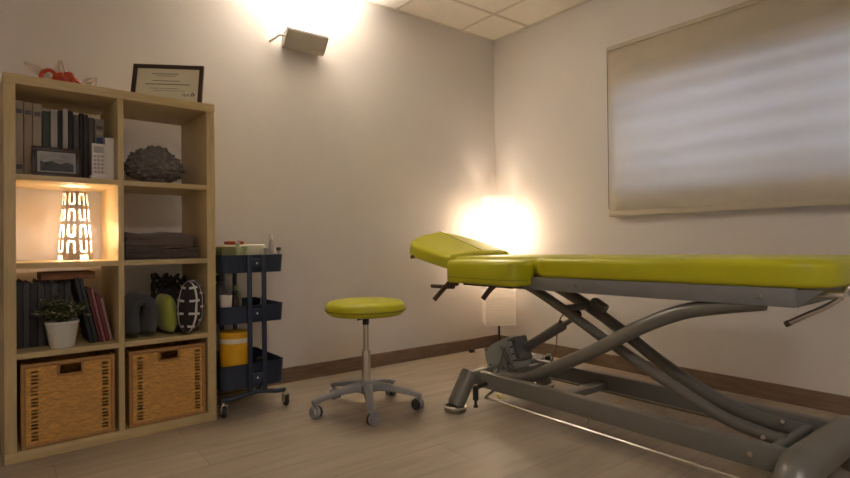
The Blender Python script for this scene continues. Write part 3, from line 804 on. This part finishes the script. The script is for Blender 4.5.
def bottle(name, label, x, y, z, r, h, m, capm, cat='bottle', neck=0.4, group=None):
    t = thing(name, label, cat, (x, y, z), 0, group)
    obj('body', lathe(BM(), [(r * 0.92, 0), (r, r * 0.12), (r, h * 0.68), (r * 0.8, h * 0.78), (r * neck, h * 0.84), (r * neck, h * 0.88), (0.0005, h * 0.88)], cap=False, n=20), m, t)
    obj('cap', lathe(BM(), [(r * neck * 1.25, h * 0.86), (r * neck * 1.25, h), (0.0005, h)], cap=False, n=16), capm, t)
    return t
zt = TR[2][0] + 0.004; zm = TR[1][0] + 0.004; zb = TR[0][0] + 0.004
tag(obj('storage_box', box(BM(), -0.03, 0.03, -0.05, 0.05, 0, 0.125, 0.004), M['olive'], loc=(-2.256, -0.37, zt)), 'olive box at the left end of the trolley top tray', 'box')
bottle('bottle', 'pale green bottle in the trolley top tray beside the olive box', -2.200, -0.395, zt, 0.022, 0.155, M['greenb'], M['clear'])
bottle('bottle', 'short pale green jar in the middle of the trolley top tray', -2.155, -0.35, zt, 0.022, 0.125, M['greenb'], M['greenb'], neck=0.8)
t = thing('tissue_pack', 'cream pack with an orange top lying across the trolley top tray', 'pack', (-2.14, -0.25, zt), 0)
obj('pack_body', box(BM(), -0.10, 0.12, -0.055, 0.055, 0.07, 0.135, 0.012), M['parch'], t)
obj('orange_flap', box(BM(), -0.085, 0.005, -0.05, 0.0, 0.135, 0.152, 0.006), M['orange'], t)
obj('pack_base', box(BM(), -0.09, 0.11, -0.05, 0.05, 0.0, 0.07, 0.006), M['mount'], t)
bottle('bottle', 'slim tall clear bottle at the right of the trolley top tray', -2.022, -0.375, zt, 0.013, 0.185, M['clear'], M['white'], neck=0.5)
bottle('bottle', 'small grey bottle at the right corner of the trolley top tray', -2.003, -0.425, zt, 0.010, 0.118, M['mount'], M['dgreyp'], neck=0.9)
bottle('bottle', 'short grey bottle left of the slim clear bottle', -2.055, -0.40, zt, 0.018, 0.115, M['mount'], M['mount'], neck=0.7)
t = thing('cup', 'white cup in the left of the trolley middle tray', 'cup', (-2.262, -0.40, zm), 0)
b = lathe(BM(), [(0.024, 0), (0.029, 0.134), (0.027, 0.134), (0.022, 0.004), (0.0005, 0.004)], cap=False, n=24); obj('cup_body', b, M['cup'], t)
bottle('bottle', 'dark brown bottle behind the white cup in the middle tray', -2.205, -0.36, zm, 0.024, 0.15, M['dframe'], M['blackp'])
bottle('bottle', 'tall olive bottle in the centre of the trolley middle tray', -2.165, -0.26, zm, 0.026, 0.17, M['olive'], M['greenb'])
bottle('bottle', 'dark cylindrical bottle at the back left of the middle tray', -2.245, -0.26, zm, 0.03, 0.225, M['dgreyp'], M['blackp'], neck=0.6)
bottle('bottle', 'small white bottle behind the trolley uprights', -2.08, -0.40, zm, 0.013, 0.12, M['white'], M['white'], neck=0.6)
bottle('bottle', 'thin dark brown stick bottle at the right of the middle tray', -2.045, -0.32, zm, 0.008, 0.175, M['dframe'], M['leverm'], neck=0.8)
t = thing('yellow_tub', 'bright yellow tub with a pale band standing in the trolley bottom tray', 'tub', (-2.215, -0.375, zb), 0)
obj('tub_body', lathe(BM(), [(0.060, 0), (0.066, 0.02), (0.069, 0.255), (0.0005, 0.255)], cap=False, n=32), M['yellow'], t)
obj('tub_lid', lathe(BM(), [(0.071, 0.250), (0.071, 0.268), (0.0005, 0.268)], cap=False, n=32), M['yellow'], t)
obj('tub_label', lathe(BM(), [(0.0692, 0.215), (0.0697, 0.238)], cap=False, n=32), M['parch'], t)
bottle('bottle', 'dark bottle in the right of the trolley bottom tray', -2.065, -0.33, zb, 0.028, 0.11, M['dgreyp'], M['blackp'], neck=0.6)

# ------------------------------------------------------------------ stool
SX, SY = -1.682, -0.742
st = thing('rolling_stool', 'round lime green stool on a chrome post and grey five-star base', 'stool', (SX, SY, 0), D(-9))
b = lathe(BM(), [(0.0005, 0.470), (0.15, 0.468), (0.178, 0.472), (0.192, 0.482), (0.1995, 0.497), (0.2005, 0.505), (0.197, 0.520), (0.186, 0.533), (0.165, 0.540), (0.12, 0.544), (0.06, 0.546), (0.0005, 0.546)], cap=False, n=64)
seat = obj('seat', b, M['lime'], st, angle=80)
obj('seam', lathe(BM(), [(0.2, 0.4935), (0.2022, 0.495), (0.2022, 0.499), (0.2, 0.5005)], cap=False, n=64), M['seam'], seat)
obj('seat_plate', box(BM(), -0.06, 0.06, -0.05, 0.05, 0.456, 0.470, 0.004), M['blackp'], st)
obj('height_lever', tube(BM(), [(0, 0, 0.455), (-0.03, -0.02, 0.452), (-0.055, -0.03, 0.450)], 0.004, 8), M['blackp'], st)
b = cyl(BM(), (0, 0, 0.42), (0, 0, 0.457), 0.0165); obj('collar', b, M['blackp'], st)
obj('piston', cyl(BM(), (0, 0, 0.27), (0, 0, 0.44), 0.0135, n=24), M['chrome'], st)
obj('gas_post', cyl(BM(), (0, 0, 0.11), (0, 0, 0.292), 0.0215, n=24, bev=0.003), M['chrome'], st)
obj('base_hub', lathe(BM(), [(0.03, 0.078), (0.042, 0.085), (0.040, 0.125), (0.028, 0.140), (0.022, 0.142), (0.0005, 0.142)], cap=False, n=32), M['greyp'], st)
for k in range(5):
    a = D(180 + 72 * k)
    ca, sa_ = math.cos(a), math.sin(a)
    b = BM()
    # tapering arm, sloping down to the caster
    pr = None
    secs = [(0.02, 0.108, 0.030, 0.022), (0.07, 0.112, 0.026, 0.020), (0.14, 0.103, 0.021, 0.016), (0.21, 0.089, 0.018, 0.013), (0.255, 0.078, 0.017, 0.012), (0.278, 0.071, 0.014, 0.010)]
    for (r_, z_, w_, h_) in secs:
        ring = []
        for q in range(12):
            t_ = 2 * PI * q / 12; cc, ss = math.cos(t_), math.sin(t_)
            lx = w_ * math.copysign(abs(cc) ** 0.6, cc); lz = h_ * math.copysign(abs(ss) ** 0.6, ss)
            ring.append(b.verts.new((r_ * ca - lx * sa_, r_ * sa_ + lx * ca, z_ + lz)))
        if pr:
            for q in range(12): b.faces.new((pr[q], pr[(q + 1) % 12], ring[(q + 1) % 12], ring[q]))
        else: b.faces.new(ring[::-1])
        pr = ring
    b.faces.new(pr)
    obj('base_arm', b, M['greyp'], st)
    cx, cy = 0.268 * ca, 0.268 * sa_
    sw = a + 1.9 + k * 0.35
    wx, wy = math.cos(sw), math.sin(sw)
    b = BM()
    cyl(b, (cx, cy, 0.05), (cx, cy, 0.07), 0.008)
    # hood over twin wheels
    cc_ = Vector((cx + wx * 0.012, cy + wy * 0.012, 0.030)); ax = Vector((-wy, wx, 0))
    cyl(b, cc_ - ax * 0.008, cc_ + ax * 0.008, 0.029, n=24, bev=0.003)
    ct = obj('caster', b, M['greyp'], st)
    for s in (-1, 1):
        obj('wheel', cyl(BM(), cc_ + ax * s * 0.0095 + Vector((0, 0, -0.003)), cc_ + ax * s * 0.024 + Vector((0, 0, -0.003)), 0.027, n=24, bev=0.005), M['dgreyp' if s > 0 else 'greyp'], ct)

# ------------------------------------------------------------------ paper floor lamp in the corner
FLX, FLY = -0.185, -0.205
fl = thing('floor_lamp', 'glowing tall rice-paper floor lamp standing in the corner', 'floor lamp', (FLX, FLY, 0), D(-38))
b = BM(); n_r = 44
HW = 0.112
prev = None
zs0, zs1 = 0.215, 1.165
for j in range(n_r * 2 + 1):
    z = zs0 + (zs1 - zs0) * j / (n_r * 2)
    o_ = 0.0012 if j % 2 else -0.0008
    w_ = HW + o_; rc = 0.018
    ring = []
    for cx, cy, a0 in ((w_ - rc, w_ - rc, 0), (-w_ + rc, w_ - rc, 90), (-w_ + rc, -w_ + rc, 180), (w_ - rc, -w_ + rc, 270)):
        for k in range(4): a = D(a0 + 30 * k); ring.append(b.verts.new((cx + rc * math.cos(a), cy + rc * math.sin(a), z)))
    if prev:
        for q in range(16): b.faces.new((prev[q], prev[(q + 1) % 16], ring[(q + 1) % 16], ring[q]))
    prev = ring
obj('lamp_shade', b, M['paperlamp'], fl, angle=20)
obj('pole', cyl(BM(), (0, 0, 0.0), (0, 0, 0.87), 0.0075, n=12), M['dframe'], fl)
obj('lamp_base', box(BM(), -0.10, 0.10, -0.10, 0.10, 0, 0.012, 0.004), M['dframe'], fl)
b = BM()
for z in (zs0 + 0.004, zs1 - 0.004):
    for s in (-1, 1):
        cyl(b, (-HW, s * HW, z), (HW, s * HW, z), 0.002, n=8); cyl(b, (s * HW, -HW, z), (s * HW, HW, z), 0.002, n=8)
cyl(b, (-HW, 0, zs0 + 0.004), (HW, 0, zs0 + 0.004), 0.002, n=8)
obj('shade_frame', b, M['white'], fl)
obj('bulb', ball(BM(), (0, 0, 0.90), 0.035, (1, 1, 1.2)), M['bulb'], fl)

# ------------------------------------------------------------------ massage table
mt = thing('massage_table', 'lime green electric massage table on a grey scissor-lift frame', 'massage table', (-1.0, -1.75, 0))
def tobj(name, b, m, parent=None, **k): return obj(name, b, m, parent or mt, world=True, **k)
def rounded_pad(poly, z0, z1, r, tilt=True, deform=None, crown=0.0, seg=7, inner=10):
    # resample the outline, round its corners, then build rounded edges ring by ring
    P = [Vector((x, y)) for x, y in poly]
    out = []
    for k in range(len(P)):
        a, c = P[k], P[(k + 1) % len(P)]; n = max(1, int((c - a).length / 0.02))
        out += [a.lerp(c, q / n) for q in range(n)]
    for _ in range(3): out = [(out[k - 1] + out[k] * 2 + out[(k + 1) % len(out)]) / 4 for k in range(len(out))]
    N = len(out)
    area = sum(out[k].x * out[(k + 1) % N].y - out[(k + 1) % N].x * out[k].y for k in range(N))
    sg = 1 if area > 0 else -1
    nrm = []
    for k in range(N):
        t = (out[(k + 1) % N] - out[k - 1]).normalized(); nrm.append(Vector((-t.y, t.x)) * sg)
    cen = sum(out, Vector((0, 0))) / N
    b = BM(); rings = []
    def ring(d, z, sc=1.0):
        rings.append([b.verts.new(((p + m * d - cen) * sc + cen).to_3d() + Vector((0, 0, z))) for p, m in zip(out, nrm)])
    ring(r * 0.6, z0, 0.5); ring(r * 0.6, z0)
    for k in range(seg + 1):
        a = PI / 2 * k / seg; ring(r * 0.6 * (1 - math.sin(a)), z0 + r * 0.6 * (1 - math.cos(a)))
    for k in range(seg + 1):
        a = PI / 2 * k / seg; ring(r * (1 - math.cos(a)), z1 - r * (1 - math.sin(a)))
    for k in range(1, inner):
        f = k / inner; ring(r, z1 + crown * (1 - (1 - f) ** 2), 1 - f)
    for a, c in zip(rings, rings[1:]):
        for k in range(N): b.faces.new((a[k], a[(k + 1) % N], c[(k + 1) % N], c[k]))
    vc = b.verts.new((cen.x, cen.y, z1 + crown)); L = rings[-1]
    for k in range(N): b.faces.new((L[k], L[(k + 1) % N], vc))
    vc = b.verts.new((cen.x, cen.y, z0)); L = rings[0]
    for k in range(N): b.faces.new((L[(k + 1) % N], L[k], vc))
    for v in b.verts:
        if tilt: v.co.z += 0.009 * (-v.co.y - 1.4)
        if deform: v.co = deform(v.co)
    return b
def arc(cx, cy, r, a0, a1, n=6): return [(cx + r * math.cos(D(a0 + (a1 - a0) * k / n)), cy + r * math.sin(D(a0 + (a1 - a0) * k / n))) for k in range(n + 1)]
PX0, PX1, PY0, PY1 = -1.165, -0.575, -2.53, -0.74
poly = arc(PX1 - 0.12, PY0 + 0.12, 0.12, 0, -90) + arc(PX0 + 0.12, PY0 + 0.12, 0.12, -90, -180) + [(PX0, -1.425)] + [(PX0 + 0.018, -1.39), (PX0 + 0.06, -1.375)] + [(PX0 + 0.06, PY1 - 0.0), (PX1, PY1)]
tobj('main_pad', rounded_pad(poly, 0.660, 0.754, 0.030, True, None, 0.004), M['lime'], angle=89)
poly = [(-1.115, -1.335)] + arc(-1.15, -1.335, 0.035, 0, -90, 4)[1:] + arc(-1.225, -1.305, 0.065, -90, -180, 7) + arc(-1.265, -0.92, 0.025, 180, 90, 5) + [(-1.115, -0.895)]
tobj('armrest_pad', rounded_pad(poly, 0.618, 0.735, 0.024, False, None, 0.003), M['lime'], angle=89)
tobj('armrest_seam', tube(BM(), [(-1.1285, -1.368, 0.648), (-1.2, -1.372, 0.648), (-1.262, -1.358, 0.648), (-1.2905, -1.305, 0.648), (-1.291, -1.10, 0.648), (-1.291, -0.925, 0.648)], 0.0016, 6), M['seam'])
# headrest: two wings meeting along a ridge, raised towards the far end
def head_def(c):
    s_ = (c.y + 0.72) / 0.47; xr = -0.84 + 0.03 * s_
    z = c.z + 0.285 * (c.y + 0.72)
    if c.x < xr: z -= (xr - c.x) * (0.085 + 0.14 * s_)
    else: z -= (c.x - xr) * 0.045
    return Vector((c.x, c.y + 0.25 * (0.77 - c.z), z))
poly = [(-1.105, -0.725), (-0.59, -0.725), (-0.60, -0.56), (-0.625, -0.41), (-0.70, -0.31), (-0.80, -0.255), (-0.93, -0.235), (-1.03, -0.255), (-1.085, -0.31), (-1.11, -0.42)]
hd = tobj('headrest_pad', rounded_pad(poly, 0.690, 0.773, 0.030, False, head_def, 0.002, inner=16), M['lime'], angle=89)
tobj('seam', tube(BM(), [head_def(Vector((-0.84 + 0.03 * k / 8, -0.70 + 0.43 * k / 8, 0.7745))) for k in range(9)], 0.0022, 6, smooth=0), M['seam'], hd)
b = BM(); cube(b, (-0.86, -0.52, 0.705), (0.32, 0.36, 0.02), Matrix.Rotation(D(15), 4, 'X'), 0.003)
tobj('headrest_plate', b, M['blackp'])
tobj('headrest_knob', cyl(BM(), (-1.075, -0.37, 0.742), (-1.115, -0.36, 0.738), 0.011, n=12), M['leverm'])
# upholstery frame
def tl_(z, y): return z + 0.009 * (-y - 1.4)
b = BM()
for x in (-1.150, -0.620):
    box(b, x - 0.012, x + 0.012, -2.44, -0.95, 0.600, 0.660, 0.003)
box(b, -1.15, -0.62, -2.44, -2.41, 0.600, 0.655, 0.003); box(b, -1.15, -0.62, -0.98, -0.95, 0.600, 0.655, 0.003)
box(b, -1.14, -0.63, -2.42, -0.96, 0.640, 0.658)
for v in b.verts: v.co.z = tl_(v.co.z, v.co.y)
fr = tobj('upholstery_frame', b, M['frame'])
for y in (-1.62, -2.345):
    tobj('bolt', cyl(BM(), (-1.168, y, tl_(0.632, y)), (-1.158, y, tl_(0.632, y)), 0.007, n=12), M['chrome'], fr)
# foot end extension plate that narrows away under the pad
b = BM()
pts = [(-2.44, 0.600), (-2.44, 0.655), (-2.51, 0.655), (-2.50, 0.648)]
for x0, x1 in ((-1.150, -1.130), (-0.64, -0.62)):
    b = wedge(BM(), x0, x1, pts)
    for v in b.verts: v.co.z = tl_(v.co.z, v.co.y)
    tobj('frame_end', b, M['frame'])
# paper roll holder at the foot end
ph_ = tobj('paper_roll_holder', tube(BM(), [(-0.80, -2.53, 0.652), (-0.97, -2.54, 0.672), (-1.00, -2.535, 0.668), (-1.00, -2.512, 0.635), (-1.00, -2.475, 0.604), (-1.00, -2.43, 0.577), (-1.00, -2.37, 0.540)], 0.0095, 10, 8), M['chrome'])
tobj('holder_cap', cyl(BM(), (-1.00, -2.372, 0.541), (-1.00, -2.358, 0.533), 0.0105, n=12), M['leverm'], ph_)
tobj('holder_bracket', box(BM(), -1.06, -0.99, -2.535, -2.46, 0.640, 0.656, 0.003), M['chrome'], ph_)

# base
RZ0, RZ1 = 0.098, 0.175
for x in (-1.205, -0.78):
    b = box(BM(), x - 0.022, x + 0.022, -2.46, -1.06, RZ0, RZ1, 0.004)
    rl = tobj('base_rail', b, M['steel'])
    if x < -1:
        for y in (-2.33,): tobj('bolt', cyl(BM(), (x - 0.022, y, 0.14), (x - 0.030, y, 0.14), 0.009, n=12), M['chrome'], rl)
for yc, rad_, zc in ((-1.055, 0.038, 0.145), (-2.475, 0.056, 0.150)):
    far_x, near_x = -0.70, (-1.355 if yc < -2 else -1.368)
    big = rad_ > 0.05
    if big:
        pth = [(near_x, yc, 0.026), (near_x + 0.045, yc, 0.095), (near_x + 0.065, yc, 0.125), (near_x + 0.095, yc, 0.143), (near_x + 0.135, yc, zc), (far_x - 0.12, yc, zc), (far_x - 0.08, yc, 0.143), (far_x - 0.055, yc, 0.125), (far_x - 0.04, yc, 0.095), (far_x, yc, 0.026)]
        ct_ = tobj('cross_tube', tube(BM(), pth, rad_, 28, 2), M['steel'])
    else:
        tobj('cross_tube', cyl(BM(), (near_x + 0.09, yc, zc), (far_x - 0.04, yc, zc), rad_, n=28, bev=0.006), M['steel'])
    for x, dx in ((near_x, 0.092), (far_x, -0.075)):
        lg = ct_ if big else tobj('leg', cyl(BM(), (x, yc, 0.026), (x + dx, yc - 0.01, zc + rad_ * 0.95), rad_ * 1.12, n=28, bev=0.006), M['steel'])
        f = tobj('foot', lathe(BM(), [(0.0005, 0), (0.050, 0), (0.054, 0.004), (0.054, 0.014), (0.048, 0.020), (0.0005, 0.022)], c=(x, yc, 0), cap=False), M['dchrome'], lg)
        tobj('foot_ring', lathe(BM(), [(0.048, 0.016), (0.057, 0.018), (0.057, 0.026), (0.046, 0.030)], c=(x, yc, 0), cap=False), M['chrome'], lg)
for y in (-1.50,):
    tobj('cross_bar', box(BM(), -1.19, -0.79, y - 0.03, y + 0.03, 0.105, 0.135, 0.003), M['steel'])
tobj('base_plate', box(BM(), -1.19, -0.79, -2.45, -2.28, 0.10, 0.112, 0.002), M['steel'])
# foot control bar running round the base
tobj('foot_control_bar', tube(BM(), [(-1.18, -1.16, 0.10), (-1.22, -1.15, 0.080), (-1.262, -1.165, 0.070), (-1.265, -1.22, 0.068), (-1.266, -1.8, 0.066), (-1.266, -2.38, 0.064), (-1.262, -2.43, 0.066), (-1.22, -2.44, 0.08)], 0.0065, 10, 6), M['chrome'])
tobj('foot_control_bar', tube(BM(), [(-0.80, -1.16, 0.10), (-0.77, -1.15, 0.080), (-0.722, -1.165, 0.070), (-0.72, -1.22, 0.068), (-0.72, -1.8, 0.066), (-0.72, -2.38, 0.064), (-0.73, -2.43, 0.066), (-0.77, -2.44, 0.08)], 0.0065, 10, 6), M['dchrome'])
b = BM(); cyl(b, (-1.262, -1.73, 0.066), (-1.228, -1.73, 0.105), 0.004, n=8); cyl(b, (-1.262, -1.70, 0.068), (-1.262, -1.76, 0.066), 0.008, n=10)
tobj('control_link', b, M['dchrome'])
b = BM(); cyl(b, (-1.30, -1.13, 0.055), (-1.30, -1.13, 0.125), 0.014, n=14, bev=0.003); cyl(b, (-1.30, -1.13, 0.03), (-1.30, -1.13, 0.055), 0.007, n=12); cyl(b, (-1.30, -1.13, 0.022), (-1.30, -1.13, 0.032), 0.012, n=12)
cyl(b, (-1.30, -1.13, 0.115), (-1.22, -1.13, 0.125), 0.01, n=12)
tobj('jack_foot', b, M['blackp'])
# lift arms
a1 = tobj('lift_arm', tube(BM(), [(-1.13, -1.10, 0.150), (-1.13, -1.20, 0.150), (-1.13, -1.32, 0.176), (-1.13, -1.50, 0.262), (-1.13, -1.71, 0.372), (-1.13, -1.89, 0.478), (-1.13, -2.05, 0.553), (-1.13, -2.19, 0.590), (-1.13, -2.34, 0.618)], 0.0285, 18, 6), M['steel'])
a2 = tobj('lift_arm', tube(BM(), [(-1.02, -1.19, 0.612), (-1.02, -1.258, 0.590), (-1.02, -1.424, 0.514), (-1.02, -1.666, 0.392), (-1.02, -1.917, 0.274), (-1.02, -2.068, 0.205), (-1.02, -2.199, 0.160), (-1.02, -2.36, 0.138)], 0.0225, 16, 6), M['steel'])
a3 = tobj('lift_arm', tube(BM(), [(-0.82, -1.14, 0.625), (-0.82, -1.236, 0.592), (-0.82, -1.439, 0.503), (-0.82, -1.614, 0.408), (-0.82, -1.81, 0.290), (-0.82, -1.985, 0.203), (-0.82, -2.14, 0.150), (-0.82, -2.25, 0.132), (-0.82, -2.36, 0.128)], 0.0275, 16, 6), M['steel'])
tobj('arm_shaft', cyl(BM(), (-1.02, -1.20, 0.605), (-0.82, -1.16, 0.612), 0.016, n=14), M['steel'])
tobj('arm_shaft', cyl(BM(), (-1.02, -1.44, 0.506), (-0.82, -1.44, 0.503), 0.018, n=14), M['steel'])
tobj('arm_shaft', cyl(BM(), (-1.16, -2.36, 0.138), (-0.80, -2.36, 0.138), 0.017, n=14), M['steel'])
tobj('arm_shaft', cyl(BM(), (-1.18, -1.12, 0.150), (-0.80, -1.12, 0.150), 0.017, n=14), M['steel'])
tobj('arm_shaft', cyl(BM(), (-1.12, -2.33, 0.612), (-0.65, -2.33, 0.612), 0.012, n=14), M['steel'])
b = BM(); cube(b, (-0.82, -1.50, 0.508), (0.055, 0.085, 0.055), Matrix.Rotation(D(28), 4, 'X'), 0.014)
tobj('arm_bracket', b, M['steel'])
for (x, y, z) in ((-1.12, -2.33, 0.165), (-0.86, -2.30, 0.155)):
    tobj('bolt', cyl(BM(), (x, y, z), (x - 0.008, y, z + 0.004), 0.008, n=10), M['chrome'])
# actuator and motor
A0 = Vector((-0.96, -1.11, 0.245)); A1 = Vector((-0.98, -1.475, 0.462))
dA = (A1 - A0).normalized()
tobj('actuator_tube', cyl(BM(), A0 + dA * 0.05, A0 + dA * 0.345, 0.025, n=20, bev=0.003), M['steel'])
tobj('actuator_rod', cyl(BM(), A0 + dA * 0.34, A1 + dA * 0.03, 0.013, n=14), M['dchrome'])
tobj('rod_clevis', cyl(BM(), (-1.02, -1.485, 0.480), (-0.96, -1.485, 0.480), 0.018, n=14), M['blackp'])
Rm = Matrix.Rotation(-math.atan2(dA.z, -dA.y) + D(9), 4, 'X')
b = BM()
mp_ = [(-0.125, -0.050), (-0.10, -0.085), (0.075, -0.085), (0.088, -0.06), (0.088, 0.065), (0.07, 0.080), (-0.06, 0.072), (-0.125, 0.040)]
wedge(b, -0.065, 0.055, [(-p - 0.0, q) for p, q in mp_])
bmesh.ops.recalc_face_normals(b, faces=b.faces)
bmesh.ops.bevel(b, geom=list(b.edges), offset=0.008, segments=2, affect='EDGES')
MC = Matrix.Translation((-0.985, -1.06, 0.228)) @ Rm
b.transform(MC)
mo = tobj('motor_housing', b, M['motor'])
b = BM(); cube(b, (0, -0.095, 0.01), (0.10, 0.032, 0.125), None, 0.008)
for k in range(4): cube(b, (-0.055, -0.085 - 0.0, 0.06 - 0.035 * k), (0.02, 0.04, 0.008), None, 0.002)
b.transform(MC); tobj('motor_end_cover', b, M['dcover'], mo)
b = BM()
for yy, zz in ((-0.02, 0.04), (-0.04, -0.05), (0.09, -0.03)): cyl(b, (-0.069, yy, zz), (-0.062, yy, zz), 0.006, n=10)
b.transform(MC); tobj('housing_screw', b, M['dgreyp'], mo)
tobj('motor_mount', box(BM(), -1.05, -0.90, -1.13, -1.04, 0.11, 0.17, 0.006), M['steel'])
# knob on thin stem above actuator, cables
kb = tobj('cable_connector', cyl(BM(), (-0.84, -1.33, 0.462), (-0.84, -1.352, 0.478), 0.014, n=14), M['blackp'])
tobj('cable', tube(BM(), [(-0.84, -1.33, 0.462), (-0.85, -1.30, 0.44), (-0.86, -1.28, 0.38), (-0.86, -1.27, 0.28), (-0.88, -1.25, 0.2), (-0.92, -1.22, 0.16)], 0.003, 6), M['cable'], kb)
tobj('cable', tube(BM(), [(-1.065, -1.10, 0.275), (-1.10, -1.11, 0.22), (-1.17, -1.14, 0.15), (-1.232, -1.18, 0.10)], 0.0045, 8), M['cable'])
tobj('cable', tube(BM(), [(-1.06, -1.07, 0.275), (-1.075, -1.10, 0.255), (-1.085, -1.14, 0.19), (-1.10, -1.20, 0.14), (-1.14, -1.27, 0.118), (-1.15, -1.24, 0.11)], 0.0045, 8), M['cable'])
tobj('cable', tube(BM(), [(-1.04, -1.08, 0.262), (-1.06, -1.12, 0.235), (-1.07, -1.16, 0.19), (-1.06, -1.19, 0.15), (-1.10, -1.22, 0.13)], 0.003, 6), M['cable'])
tobj('cable_tag', ball(BM(), (-1.235, -1.225, 0.085), 0.016, (0.5, 1.0, 0.8), rot=Matrix.Rotation(D(30), 4, 'X')), M['yellowtag'])
tobj('cable_tag', ball(BM(), (-1.24, -1.27, 0.088), 0.012, (0.5, 1.0, 0.6)), M['yellowtag'])
# adjustment levers under armrest and headrest
def lever(pts, r=0.010, flat=1.0): return tube(BM(), pts, r, 8, 4, flat=flat)
tobj('adjustment_lever', lever([(-1.13, -0.585, 0.572), (-1.13, -0.68, 0.574), (-1.135, -0.785, 0.578)], 0.0115), M['leverm'])
tobj('adjustment_lever', lever([(-1.13, -0.75, 0.605), (-1.16, -0.72, 0.560), (-1.20, -0.69, 0.503)], 0.0135), M['leverm'])
tobj('lever_pivot', cyl(BM(), (-1.09, -0.765, 0.596), (-1.15, -0.765, 0.590), 0.015, n=12), M['leverm'])
b = BM(); tube(b, [(-1.12, -0.765, 0.596), (-1.02, -0.74, 0.64), (-0.98, -0.68, 0.665)], 0.010, 8)
tobj('headrest_bracket', b, M['leverm'])
tobj('adjustment_lever', lever([(-1.17, -1.15, 0.615), (-1.19, -1.125, 0.587), (-1.21, -1.095, 0.540)], 0.0135), M['leverm'])
tobj('armrest_plate', box(BM(), -1.24, -1.10, -1.32, -0.98, 0.606, 0.621, 0.003), M['leverm'])

# extension cord and plugs on the floor behind the motor ----------------------------
t = thing('power_strip', 'small dark power strip with cords on the floor behind the motor', 'power strip', (-0.30, -0.76, 0), D(30))
obj('strip_body', box(BM(), -0.06, 0.06, -0.028, 0.028, 0, 0.045, 0.006), M['dgreyp'], t)
obj('plug', cyl(BM(), (0.02, 0, 0.045), (0.02, 0, 0.085), 0.018, n=16, bev=0.003), M['motor'], t)
obj('plug', cyl(BM(), (-0.03, 0, 0.045), (-0.03, 0, 0.08), 0.018, n=16, bev=0.003), M['blackp'], t)
tobj('power_cord', tube(BM(), [(-0.34, -0.78, 0.02), (-0.40, -0.82, 0.006), (-0.50, -0.86, 0.006), (-0.62, -0.93, 0.006), (-0.78, -0.95, 0.006), (-0.90, -0.98, 0.05), (-0.94, -1.05, 0.14)], 0.0045, 8, 8), M['cablew'])
tag(obj('lamp_switch', box(BM(), -0.02, 0.02, -0.012, 0.012, 0, 0.02, 0.004), M['blackp'], loc=(-0.345, -0.075, 0.0)), 'small black cord switch on the floor by the corner lamp', 'switch')

# ------------------------------------------------------------------ light
def point(name, loc, e, col, r):
    l = bpy.data.lights.new(name, 'POINT'); l.energy = e; l.color = col; l.shadow_soft_size = r
    o = bpy.data.objects.new(name, l); COL.objects.link(o); o.location = loc; return o
WARM = (1.0, 0.78, 0.56)
l = bpy.data.lights.new('uplight_beam', 'AREA'); l.shape = 'RECTANGLE'; l.size = 0.22; l.size_y = 0.05; l.energy = 9.6; l.spread = D(125); l.color = (1.0, 0.95, 0.90)
o = bpy.data.objects.new('uplight_beam', l); COL.objects.link(o); o.location = (-1.675, -0.068, 2.082); o.rotation_euler = (PI, 0, 0)
point('floor_lamp_light', (FLX, FLY, 0.90), 5.8, (1.0, 0.90, 0.78), 0.05)
lp = sh(0.251, 0.16, LZ + 0.13)
point('table_lamp_light', tuple(lp), 5.6, (1.0, 0.80, 0.62), 0.03)
# added unseen lamp on the ceiling behind the camera, fills the room with light
fill_root = thing('added_fill_lamp', 'added round fill light overhead, unseen behind the viewer', 'added fill light', (-2.9, -4.0, H))
obj('fill_housing', lathe(BM(), [(0.0005, -0.001), (0.2, -0.001), (0.2, -0.05), (0.19, -0.05)], cap=False), M['white'], fill_root)
obj('fill_disc', lathe(BM(), [(0.19, -0.048), (0.12, -0.065), (0.0005, -0.07)], cap=False), emissive('fill_glow', (1.0, 0.95, 0.91), 24.0), fill_root)

# dusk sky behind the window
wd = bpy.data.worlds.new('dusk'); scn.world = wd; wd.use_nodes = True
bg = wd.node_tree.nodes['Background']
bg.inputs['Color'].default_value = (0.36, 0.52, 1.0, 1); bg.inputs['Strength'].default_value = 1.75

# ------------------------------------------------------------------ camera
f, yaw, pitch, roll = 538.127, 0.662568, 0.0076920, -0.0102009
C = Vector((-3.10534, -3.05504, 0.823935))
F = Vector((math.cos(pitch) * math.sin(yaw), math.cos(pitch) * math.cos(yaw), math.sin(pitch)))
R = Vector((math.cos(yaw), -math.sin(yaw), 0)); U = R.cross(F)
R2 = R * math.cos(roll) + U * math.sin(roll); U2 = -R * math.sin(roll) + U * math.cos(roll)
cam = bpy.data.cameras.new('camera'); co = bpy.data.objects.new('camera', cam); COL.objects.link(co)
mw = Matrix((R2, U2, -F)).transposed().to_4x4(); mw.translation = C
co.matrix_world = mw
cam.sensor_width = 36; cam.lens = f / 850 * 36; cam.clip_start = 0.02
scn.camera = co
scn.view_settings.view_transform = 'Standard'; scn.view_settings.look = 'None'
scn.view_settings.exposure = 1.5; scn.view_settings.gamma = 1.0
scn.view_settings.use_curve_mapping = False
scn.cycles.max_bounces = 12; scn.cycles.diffuse_bounces = 8; scn.cycles.sample_clamp_indirect = 80.0
